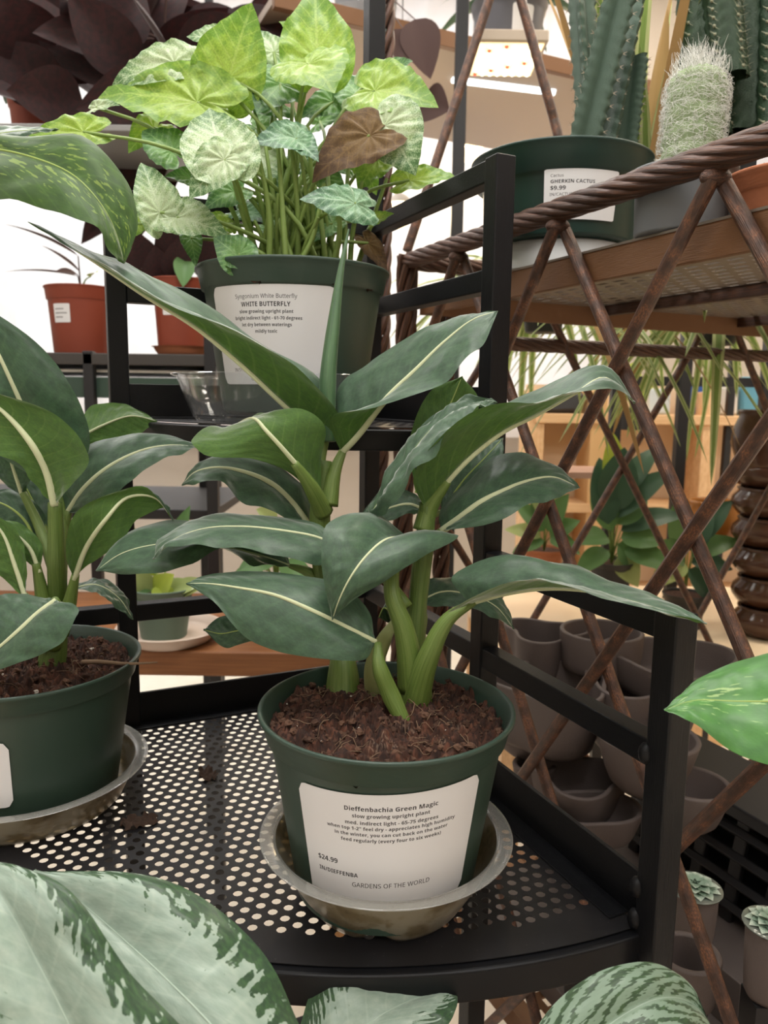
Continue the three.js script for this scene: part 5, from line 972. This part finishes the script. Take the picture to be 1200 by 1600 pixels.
// free leaf between two points measured off the photograph
function bgLeaf(t, from, a, b, w, mat, face = 0.6, droop = 0.15) {
  const A = at(...a), B = at(...b), n = EYE.clone().sub(A).normalize().multiplyScalar(face).add(V(0, 1 - face, 0));
  part(t, 'leaf', freeBlade(A, B.clone().sub(A), n, A.distanceTo(B), w * a[2] / F / 2, droop, { nu: 12, nv: 3 }), mat);
  if (from) part(t, 'petiole', tube([from, from.clone().lerp(A, 0.5).add(V(0, 0.01, 0)), A], [0.002, 0.0012], 8, 6), mat === M.burg || mat === bgBrown ? bgBrown : M.sy);
}
{
  const y = SHY + 0.0005;
  let [t, s] = redPot('wilting plant in the red pot with a small label left of the black post', 130, 548, 1.58, 106, 452, { y, tag: [-0.95, -0.35] });
  bgLeaf(t, s, [122, 432, 1.55], [8, 406, 1.52], 18, bgBrown, 0.2); bgLeaf(t, s, [124, 424, 1.56], [66, 372, 1.54], 16, bgBrown, 0.2); bgLeaf(t, s, [122, 400, 1.58], [10, 330, 1.56], 20, bgBrown, 0.2); bgLeaf(t, s, [142, 432, 1.55], [150, 418, 1.5], 18, bgLime, 0.6); bgLeaf(t, s, [120, 428, 1.55], [88, 418, 1.5], 16, bgBrown, 0.5);
  [t, s] = redPot('dark red-leaved plant in the red pot standing in a clay saucer', 285, 540, 1.55, 92, 440, { y: y + 0.016, tag: [-0.75, -0.05] });
  for (let i = 0; i < 12; i++) { const x = 200 + upr() * 150, yy = 350 + upr() * 60, d = 1.5 + upr() * 0.15; bgLeaf(t, s, [x + 20 * (285 - x) / 100, yy + 40, d], [x, yy - 30, d - 0.05], 50, M.burg, 0.6); }
  bgLeaf(t, s, [290, 400, 1.5], [286, 440, 1.46], 34, bgGreen, 0.8);
  single('plant_saucer', 'terracotta coloured saucer under the right red pot', 'saucer', saucerGeometry(V(s.x, y, s.z), 0.060, 0.048, 0.017, 0.004), M.clay);
  // upper shelf pot
  [t, s] = redPot('green-leaved plant in the red pot on the upper shelf at the top left', 62, 200, 1.72, 92, 156, { y: 1.6605 });
  for (let i = 0; i < 16; i++) { const a = upr() * 6.283, x = 62 + Math.cos(a) * 62, yy = 128 + Math.sin(a) * 26; bgLeaf(t, s, [62 + Math.cos(a) * 16, 150 + Math.sin(a) * 6, 1.68 + 0.06 * Math.sin(a)], [x, yy, 1.66 + 0.1 * upr()], 38, bgDeep, 0.55, 0.3); }
  bgLeaf(t, s, [62, 100, 1.7], [68, 44, 1.7], 10, bgGreen, 0.8, 0.05); bgLeaf(t, s, [62, 92, 1.7], [50, 60, 1.68], 10, bgGreen, 0.8, 0.05);
  // big burgundy plant above
  const c = at(250, 210, 1.80); [t, s] = redPot('large burgundy-leaved plant filling the top left corner', 260, 210, 1.78, 120, 150, { y: 1.6605, name: 'potted_burgundy_plant' });
  const spots = [[20, 10], [90, 30], [160, 50], [220, 100], [300, 60], [350, 20], [130, 90], [60, 70], [200, 20], [280, 110], [10, 60], [400, 50], [240, 50], [170, 120], [330, 110], [100, -10], [260, -10], [40, 110], [380, 110], [150, 10], [310, 20], [430, 20], [200, 70], [75, 5], [120, 45], [12, 150], [250, 150], [190, 300], [220, 270], [140, 140], [90, 120], [200, 140], [320, 80], [60, 30], [170, 80], [110, 70], [30, 30], [280, 30], [400, 90], [360, 60], [230, 20], [140, 30], [5, 90], [70, 150]];
  for (const [x, yy] of spots) { const d = 1.55 + 0.3 * upr(), an = Math.atan2(yy - 160, x - 250) + (upr() - 0.5) * 1.6, L = 60 + 35 * upr(); bgLeaf(t, null, [x - Math.cos(an) * L, yy - Math.sin(an) * L, d + 0.04], [x + Math.cos(an) * L, yy + Math.sin(an) * L, d - 0.12 + 0.14 * upr()], 70 + 40 * upr(), M.burg, 0.15 + 0.8 * upr(), 0.5 * upr()); }
  for (let i = 0; i < 9; i++) { const [x, yy] = spots[i * 2]; part(t, 'stem', tube([s, s.clone().add(V(0, 0.12, 0)), at(x, yy, 1.72)], [0.006, 0.004, 0.003], 10, 6), bgBrown); }
}
// wooden table behind the stand with a golden pothos
{
  const ty = at(300, 1000, 1.25).y, t = thing('potting_table', 'brown wooden table behind the black stand', 'table', V(-0.25, 0, -1.4));
  const z0 = at(300, 1062, 1.2).z;
  part(t, 'table_top', boxBetween(-0.85, -0.03, ty - 0.04, ty, z0 - 0.36, z0, 0.004), std({ map: woodMap, color: lin(0.55, 0.42, 0.36), roughness: 0.6 }));
  for (const x of [-0.82, -0.06]) for (const dz of [-0.33, -0.03]) part(t, 'leg', boxBetween(x - 0.02, x + 0.02, 0, ty - 0.04, z0 + dz - 0.02, z0 + dz + 0.02), M.wood);
  const c = onY(248, 1004, ty + 0.004), o = thing('potted_pothos', 'yellow-green pothos in a pale green pot on the wooden table', 'potted plant', V(c.x, ty + 0.0045, c.z - 0.03));
  const b = V(c.x, ty + 0.0045, c.z - 0.03), h = 0.085; part(o, 'pot', potGeometry(b, 0.052, 0.036, h, { collar: 0.15 }), std({ color: lin(0.10, 0.15, 0.11), roughness: 0.5 }));
  const s = V(b.x, b.y + h - 0.01, b.z); part(o, 'soil', new THREE.CircleGeometry(0.047, 24).rotateX(-Math.PI / 2).translate(s.x, s.y, s.z), M.soil);
  for (const [a, e, w, m] of [[[230, 930], [215, 880], 34, bgPale], [[245, 930], [262, 890], 40, bgLime], [[255, 930], [300, 900], 36, bgPale], [[240, 925], [205, 935], 40, bgGreen], [[270, 930], [320, 895], 34, bgPale], [[240, 900], [232, 820], 44, bgLime], [[235, 890], [205, 810], 44, bgPale], [[260, 890], [290, 775], 30, bgGreen], [[250, 915], [262, 940], 34, bgLime]]) bgLeaf(o, s, [...a, 1.24], [...e, 1.2], w, m, 0.6, 0.3);
  single('plant_saucer', 'pale saucer under the pothos pot on the wooden table', 'saucer', saucerGeometry(V(b.x + 0.01, ty + 0.0005, b.z), 0.085, 0.066, 0.022, 0.006), std({ color: lin(0.62, 0.50, 0.42), roughness: 0.4, side: THREE.DoubleSide }));
  const c2 = onY(425, 985, ty + 0.004), b2 = V(c2.x, ty + 0.0005, c2.z - 0.05), o2 = thing('potted_pothos', 'lime-leaved plant behind the stems of the main dieffenbachia', 'potted plant', b2);
  part(o2, 'pot', potGeometry(b2, 0.05, 0.036, 0.08), M.potGreen); const s2 = V(b2.x, b2.y + 0.07, b2.z); part(o2, 'soil', new THREE.CircleGeometry(0.045, 24).rotateX(-Math.PI / 2).translate(s2.x, s2.y, s2.z), M.soil);
  for (const [a, e, w, m] of [[[420, 850], [392, 795], 46, bgLime], [[440, 850], [455, 800], 48, bgLime], [[400, 870], [345, 800], 40, bgPale], [[430, 870], [372, 880], 40, bgGreen], [[440, 880], [490, 900], 40, bgGreen], [[410, 890], [355, 905], 36, bgGreen], [[430, 820], [410, 786], 40, bgPale]]) bgLeaf(o2, s2, [...a, 1.25], [...e, 1.2], w, m, 0.6, 0.3);
}
// ================================================================ background, top: lit display shelf
{
  const y = 2.0, e0 = onY(590, 42, y), BX = LD.clone().negate(), BZ2 = RD.clone().negate(), onBoard = (s, t, h = 0) => e0.clone().addScaledVector(BX, s).addScaledVector(BZ2, t).setY(y + h);
  const o = thing('lit_display_shelf', 'brown display shelf with a pale underside above the cactus pot', 'shelf', onBoard(0.4, 0.3));
  part(o, 'board', bar(onBoard(-0.25, 0.32, 0.01), onBoard(1.25, 0.32, 0.01), 0.62, 0.02, RD), std({ color: lin(0.42, 0.33, 0.26), roughness: 0.6 }));
  part(o, 'front_rim', bar(onBoard(-0.25, 0, 0.006), onBoard(1.25, 0, 0.006), 0.036, 0.02, YU), M.rustPlain);
  const bp = at(715, 300, 1.80);
  part(o, 'post', boxBetween(bp.x - 0.014, bp.x + 0.014, 0, 2.6, bp.z - 0.014, bp.z + 0.014, 0.002), M.black);
  for (const [s, t] of [[-0.25, 0.62], [1.25, 0.62], [1.25, 0.02]]) { const q = onBoard(s, t); part(o, 'post', boxBetween(q.x - 0.011, q.x + 0.011, 0, 2.6, q.z - 0.011, q.z + 0.011, 0.002), M.black); }
  // square grow lamp under the board
  const g = onY(790, 93, y - 0.03), gx = g.x, gz = g.z, gy = y - 0.004, L = thing('grow_lamp', 'square lamp of warm glowing diodes under the display shelf', 'lamp', V(gx, gy - 0.03, gz));
  part(L, 'housing', boxBetween(gx - 0.085, gx + 0.085, gy - 0.026, gy, gz - 0.10, gz + 0.10, 0.004), std({ color: lin(0.5, 0.42, 0.34), roughness: 0.5 }));
  part(L, 'diffuser', boxBetween(gx - 0.076, gx + 0.076, gy - 0.0285, gy - 0.0262, gz - 0.09, gz + 0.09), std({ color: lin(0.9, 0.8, 0.6), emissive: lin(1, 0.74, 0.40), emissiveIntensity: 1.5 }));
  const ledMat = std({ color: lin(1, 1, 1), emissive: lin(1, 0.9, 0.62), emissiveIntensity: 3.5 }), redMat = std({ color: lin(0.6, 0.1, 0.06), emissive: lin(1, 0.16, 0.08), emissiveIntensity: 1.0 });
  for (let i = 0; i < 8; i++) for (let j = 0; j < 8; j++) { const red = (i * 3 + j * 5) % 11 === 0; part(L, 'diode', new THREE.SphereGeometry(0.0055, 8, 5).translate(gx - 0.066 + i * 0.0189, gy - 0.029, gz - 0.078 + j * 0.0223), red ? redMat : ledMat); }
  const a = new THREE.RectAreaLight(new THREE.Color(1, 0.78, 0.5), 8, 0.15, 0.18); a.name = 'grow_lamp_light'; a.position.set(0, -0.006, 0); a.rotation.x = -Math.PI / 2; L.add(a);
  // second lamps further back
  for (const [px, py, d, s, lb] of [[735, 246, 2.9, 0.045, 'small warm lamp behind the black post'], [624, 342, 2.6, 0.06, 'small warm lamp low behind the upper shelf rail'], [988, 150, 2.4, 0.04, 'small bright lamp behind the strap-leaved plant']]) {
    const p = at(px, py, d), w = thing('hanging_lamp', lb, 'lamp', V(p.x, p.y, p.z));
    part(w, 'shade', lathe([[0, s * 1.3], [s * 0.3, s * 1.3], [s, s * 0.75], [s * 1.05, s * 0.70], [s * 0.9, s * 0.72], [s * 0.25, s * 1.15], [0, s * 1.15]], 28).translate(p.x, p.y, p.z), std({ color: lin(0.5, 0.45, 0.38), roughness: 0.5, side: THREE.DoubleSide }));
    part(w, 'bulb', new THREE.SphereGeometry(s * 0.62, 20, 14).scale(1, 1.25, 1).translate(p.x, p.y + s * 0.2, p.z), std({ color: lin(1, 0.9, 0.7), emissive: lin(1, 0.76, 0.42), emissiveIntensity: 3.0 }));
    part(w, 'cord', tube([V(p.x, p.y + s * 1.25, p.z), V(p.x, p.y + 0.5, p.z), V(p.x, YC, p.z)], [0.002, 0.002], 4, 6), M.black);
    const l = new THREE.PointLight(new THREE.Color(1, 0.76, 0.45), 0.5); l.name = 'hanging_lamp_light'; l.position.set(0, s * 0.2, 0); w.add(l);
  }
  // tube lamp
  const t0 = at(728, 118, 2.08), t1 = at(846, 149, 2.14), T = thing('tube_lamp', 'white tube lamp below the square grow lamp', 'lamp', t0.clone().lerp(t1, 0.5));
  const dir = t1.clone().sub(t0).setY(0).normalize(), m = t0.clone().lerp(t1, 0.5);
  part(T, 'tube', tube([m.clone().addScaledVector(dir, -0.15), m.clone(), m.clone().addScaledVector(dir, 0.15)], [0.010, 0.010], 6, 14), std({ color: lin(0.9, 0.95, 1), emissive: lin(0.85, 0.95, 1), emissiveIntensity: 2.0 }));
  part(T, 'fixture', bar(m.clone().addScaledVector(dir, -0.125).add(V(0, 0.018, 0)), m.clone().addScaledVector(dir, 0.125).add(V(0, 0.018, 0)), 0.03, 0.016, V(0, 0, 1)), std({ color: lin(0.6, 0.6, 0.6), roughness: 0.5 }));
  for (const s of [-0.1, 0.1]) part(T, 'hanger', tube([m.clone().addScaledVector(dir, s).add(V(0, 0.02, 0)), m.clone().addScaledVector(dir, s).add(V(0, 0.06, 0)), m.clone().addScaledVector(dir, s).setY(y)], [0.002, 0.002], 3, 5), M.black);
  const tl = new THREE.RectAreaLight(new THREE.Color(0.88, 0.96, 1), 5, 0.24, 0.02); tl.name = 'tube_lamp_light'; tl.position.set(0, -0.012, 0); tl.rotation.x = -Math.PI / 2; T.add(tl);
  // grey pot and clear saucers on the board
  const gp = onBoard(0.43, 0.11), gb = V(gp.x, y + 0.0255, gp.z), G = thing('potted_houseplant', 'plant in a grey pot with a white label at the top of the picture', 'potted plant', gb);
  const pp = part(G, 'pot', potGeometry(gb, 0.10, 0.075, 0.15, { collar: 0.15 }), std({ color: lin(0.10, 0.10, 0.115), roughness: 0.5 }));
  part(pp, 'label', labelPatch(gb, (q) => potRadius(0.10, 0.075, 0.15, q / 0.15), 0.10, 0.75, 0.055, 0.12, 0.006, Math.atan2(-gb.x, -gb.z)), M.paper);
  part(G, 'soil', new THREE.CircleGeometry(0.095, 24).rotateX(-Math.PI / 2).translate(gb.x, gb.y + 0.14, gb.z), M.soil);
  for (let i = 0; i < 7; i++) { const an = i * 0.9; part(G, 'leaf', freeBlade(gb.clone().add(V(0, 0.14, 0)), V(Math.cos(an), 0.9, Math.sin(an)), V(0, 1, 0), 0.22, 0.03, 0.8, {}), bgDeep); }
  const sc = onBoard(0.03, 0.14);
  single('plant_saucer', 'clear saucer on the display shelf beside the twisted post', 'saucer', saucerGeometry(V(sc.x, y + 0.0256, sc.z), 0.12, 0.10, 0.04, 0.006), M.clear);
  const rb = V(sc.x, y + 0.034, sc.z), RP = thing('potted_rubber_plant', 'dark rubber plant hanging over the display shelf beside the twisted post', 'potted plant', rb);
  part(RP, 'pot', potGeometry(rb, 0.085, 0.07, 0.13), M.potGrey); part(RP, 'soil', new THREE.CircleGeometry(0.08, 24).rotateX(-Math.PI / 2).translate(rb.x, rb.y + 0.12, rb.z), M.soil);
  for (const [a, e, w, m2] of [[[648, 30], [672, 112], 62, bgBrown], [[630, 45], [612, 118], 46, bgBrown], [[600, 20], [580, 92], 44, bgDeep], [[660, 160], [700, 168], 60, bgBrown]]) bgLeaf(RP, V(rb.x, rb.y + 0.12, rb.z), [...a, 1.6], [...e, 1.55], w, m2, 0.8, 0.1);
}
{ // second iron rack behind: tall twisted post and slanting rods
  const p = at(597, 400, 1.12), o = thing('tall_iron_rack', 'tall twisted iron post with slanting rods behind the arrowhead plant', 'rack', V(p.x, 0, p.z));
  part(o, 'post', rope(V(p.x, 0, p.z), V(p.x, 1.9, p.z), 0.0135, 5, 0.16), M.rust);
  part(o, 'lattice_rod', rod(at(774, -30, 1.14), at(636, 392, 1.14), 0.0072), M.rod);
  part(o, 'lattice_rod', rod(at(806, -30, 1.14), at(866, 188, 1.14), 0.0072), M.rod);
  const q = at(866, 188, 1.14); part(o, 'lattice_rod', rod(q, at(930, 430, 1.14), 0.0072), M.rod);
}

// ================================================================ background, right: hanging spider plants, wooden display, plants and jars
{ const c = at(850, 482, 1.45); strapPlant('potted_spider_plant', 'striped spider plant hanging behind the crossed rods under the rack shelf, left one', V(c.x, c.y, c.z), 64, 14, { len: 0.46, wid: 0.011, up: 0.45, spread: 0.75, droop: 3.8, pot: { y: c.y - 0.045, r: 0.045, mat: M.potDark } }); }
{ const c = at(1120, 500, 1.40); strapPlant('potted_spider_plant', 'striped spider plant hanging at the right under the rack shelf', V(c.x, c.y, c.z), 64, 24, { len: 0.46, wid: 0.011, up: 0.45, spread: 0.75, droop: 3.8, pot: { y: c.y - 0.045, r: 0.045, mat: M.potDark } }); }
{ const c = at(985, 500, 1.7); strapPlant('potted_spider_plant', 'thin spider plant between the two hanging ones', V(c.x, c.y, c.z), 22, 34, { len: 0.36, wid: 0.008, up: 0.4, spread: 0.7, droop: 3.6, pot: { y: c.y - 0.04, r: 0.04, mat: M.potDark } }); }
const tanMap = dataTexture(256, 256, (u, v) => { const g = fbm(u * 3, v * 40, 4), n = fbm(u * 5, v * 5); return lerp3([214, 170, 124], [236, 200, 156], clamp(0.5 + g * 0.6 + n * 0.4)); });
const tan = std({ map: tanMap, roughness: 0.6 }), tanPlain = std({ color: lin(0.72, 0.46, 0.22), roughness: 0.75 }), cream = std({ color: lin(0.84, 0.66, 0.46), roughness: 0.8 });
{
  const d = 2.45, x0 = at(835, 700, d).x, x1 = at(1330, 700, d).x, z = at(900, 700, d).z, o = thing('wooden_display', 'tan plywood display shelves behind the iron rack', 'shelf', V((x0 + x1) / 2, 0, z));
  part(o, 'back_panel', boxBetween(x0, x1, 0.12, at(900, 600, d).y, z - 0.20, z - 0.18), cream);
  for (const py of [648, 790, 935]) { const y = at(1000, py, d).y; part(o, 'shelf_board', boxBetween(x0, x1, y - 0.03, y, z - 0.18, z, 0.003), tan); }
  for (const px of [838, 935, 1110, 1325]) { const x = at(px, 700, d).x; part(o, 'upright', boxBetween(x - 0.025, x + 0.025, 0, at(900, 610, d).y, z - 0.18, z - 0.01, 0.003), px === 935 ? tanPlain : tan); }
  part(o, 'plinth', boxBetween(x0, x1, 0, 0.12, z - 0.18, z - 0.02), tan);
}
{ // black metal frame in front of the display
  const d = 2.0, o = thing('metal_trellis', 'thin black metal trellis in front of the tan display', 'trellis', V(at(958, 700, d).x, 0, at(958, 700, d).z));
  for (const [px, top] of [[958, 590], [1062, 520], [1190, 520]]) { const p = at(px, 700, d); part(o, 'post', boxBetween(p.x - 0.014, p.x + 0.014, 0, at(px, top, d).y, p.z - 0.014, p.z + 0.014, 0.002), M.black); }
  const a = at(900, 738, d), b = at(960, 738, d); part(o, 'shelf', boxBetween(a.x - 0.03, b.x, a.y - 0.016, a.y, a.z - 0.2, a.z), std({ color: lin(0.40, 0.24, 0.18), roughness: 0.6 }));
  const e = at(1190, 598, d); part(o, 'rail', boxBetween(b.x, e.x, e.y - 0.012, e.y + 0.012, e.z - 0.01, e.z + 0.01), M.black);
}
// plastic bags on the upper board of the display
for (const [px, py, w, h, col, lb] of [[1082, 596, 40, 52, [0.02, 0.09, 0.36], 'blue bag on the tan display behind the right spider plant'], [1030, 600, 34, 40, [0.55, 0.62, 0.66], 'pale bag on the tan display left of the blue one'], [1178, 592, 44, 60, [0.10, 0.30, 0.42], 'teal bag on the tan display at the right edge'], [1135, 600, 34, 44, [0.70, 0.68, 0.64], 'white bag on the tan display between the blue and teal bags'], [880, 604, 60, 36, [0.03, 0.03, 0.035], 'dark box on the tan display behind the left spider plant']]) {
  const d = 2.52, y = at(1000, 648, 2.45).y + 0.0005, c = at(px, py, d), ww = w * d / F, hh = h * d / F, g = new RoundedBoxGeometry(ww, hh, ww * 0.6, 4, ww * 0.14), p = g.attributes.position;
  for (let i = 0; i < p.count; i++) p.setZ(i, p.getZ(i) * (1 + 0.25 * N2(p.getX(i) * 20 + px, p.getY(i) * 20)) * (p.getY(i) > hh * 0.35 ? 0.6 : 1));
  g.computeVertexNormals(); single(lb.includes('box') ? 'storage_box' : 'plastic_bag', lb, lb.includes('box') ? 'box' : 'bag', g.translate(c.x, y + hh / 2, c.z), std({ color: lin(...col), roughness: 0.4 }));
}
function bush(name, label, px, py, d, leaves, mat, potMat, potR = 0.05, potH = 0.09, group) { // px, py: top of the pot
  const s = at(px, py, d), b = V(s.x, s.y - potH, s.z), o = thing(name, label, 'potted plant', b, group);
  part(o, 'pot', potGeometry(b, potR, potR * 0.75, potH + 0.006), potMat); part(o, 'soil', new THREE.CircleGeometry(potR - 0.004, 24).rotateX(-Math.PI / 2).translate(s.x, s.y, s.z), M.soil);
  for (const [a, e, w, m] of leaves) bgLeaf(o, s, [...a, d - 0.02], [...e, d - 0.10 + 0.1 * upr()], w, m ?? mat, 0.55, 0.35);
  return o;
}
bush('potted_philodendron', 'leafy green plant in a black pot behind the crossing rods', 955, 880, 1.75, [[[955, 830], [930, 740], 40], [[965, 820], [1010, 760], 46], [[960, 800], [975, 680], 60, bgDeep], [[950, 840], [905, 830], 40], [[970, 840], [1040, 830], 50], [[965, 850], [1005, 880], 50], [[960, 810], [1050, 700], 42, bgDeep], [[960, 790], [1030, 660], 40, bgDeep], [[950, 820], [940, 690], 46, bgDeep], [[975, 860], [1060, 870], 44], [[950, 860], [900, 880], 36], [[965, 870], [1000, 905], 44, bgPale], [[970, 830], [1080, 770], 40, bgDeep], [[960, 780], [960, 650], 36, bgLime]], bgGreen, M.potDark, 0.05, 0.10);
bush('potted_philodendron', 'green trailing plant beside the brown glazed jars', 1070, 930, 1.8, [[[1070, 880], [1040, 830], 40], [[1080, 880], [1150, 870], 44, bgDeep], [[1075, 860], [1110, 790], 44, bgDeep], [[1080, 870], [1160, 820], 40], [[1070, 880], [1020, 900], 44, bgPale], [[1075, 890], [1120, 930], 40, bgDeep], [[1070, 860], [1060, 780], 44], [[1085, 850], [1140, 760], 40, bgDeep]], bgGreen, M.potDark, 0.05, 0.10);
bush('potted_houseplant', 'light green plant low behind the long right leaf of the main plant', 850, 860, 1.9, [[[850, 830], [810, 770], 34], [[855, 830], [880, 760], 36], [[850, 820], [845, 740], 38], [[845, 840], [790, 810], 30, bgPale], [[860, 840], [900, 800], 36], [[850, 845], [800, 850], 30], [[860, 840], [905, 850], 30], [[852, 810], [830, 720], 30, bgPale]], bgGreen, M.clay, 0.05, 0.07);
bush('potted_houseplant', 'yellow-green plant on the tan display behind the tip of the tall right leaf', 985, 640, 2.3, [[[985, 620], [960, 560], 34, bgLime], [[990, 620], [1020, 585], 34, bgLime], [[985, 615], [990, 550], 30], [[980, 625], [950, 600], 30, bgPale]], bgLime, M.potDark, 0.045, 0.06);
const glaze = std({ color: lin(0.075, 0.035, 0.022), roughness: 0.15 }), glazeOrange = std({ color: lin(0.34, 0.13, 0.025), roughness: 0.22 });
function jar(label, px, yTop, yBot, d, wPx, mat) {
  const a = at(px, yTop, d), b = at(px, yBot, d), h = a.y - b.y, r = wPx * d / F / 2;
  return single('glazed_jar', label, 'jar', lathe([[0, 0], [r * 0.62, 0], [r * 0.78, h * 0.06], [r * 0.97, h * 0.35], [r, h * 0.5], [r * 0.96, h * 0.68], [r * 0.80, h * 0.88], [r * 0.84, h * 0.95], [r * 0.84, h], [r * 0.76, h], [r * 0.72, h * 0.9], [r * 0.88, h * 0.6], [r * 0.85, h * 0.35], [r * 0.5, h * 0.08], [0, h * 0.08]], 48).translate(b.x, b.y, b.z), mat, 'brown glazed jars');
}
for (let k = 0; k < 7; k++) jar(['lowest', 'second from the bottom', 'third from the bottom', 'middle', 'third from the top', 'second from the top', 'topmost'][k] + ' brown glazed pot in the stack at the right edge', 1196, 945 - k * 46, 990 - k * 46, 1.75, 104, glaze);
jar('round orange-brown glazed jar left of the stacked brown pots', 1110, 780, 855, 1.95, 92, glazeOrange);
jar('dark brown glazed jar at the right edge above the rods', 1188, 640, 730, 1.6, 90, glaze);
{ // stand for the jars
  const t = thing('low_plant_table', 'low cream table behind the planters carrying plants and jars', 'table', V(0.7, 0, -1.75)), y = at(1196, 992, 1.75).y;
  part(t, 'table_top', boxBetween(0.22, 1.15, y - 0.03, y, -2.15, -1.42, 0.004), cream);
  for (const x of [0.26, 1.11]) for (const z of [-2.1, -1.47]) part(t, 'leg', boxBetween(x - 0.02, x + 0.02, 0, y - 0.03, z - 0.02, z + 0.02), tan);
}
renderer.render(scene, camera);
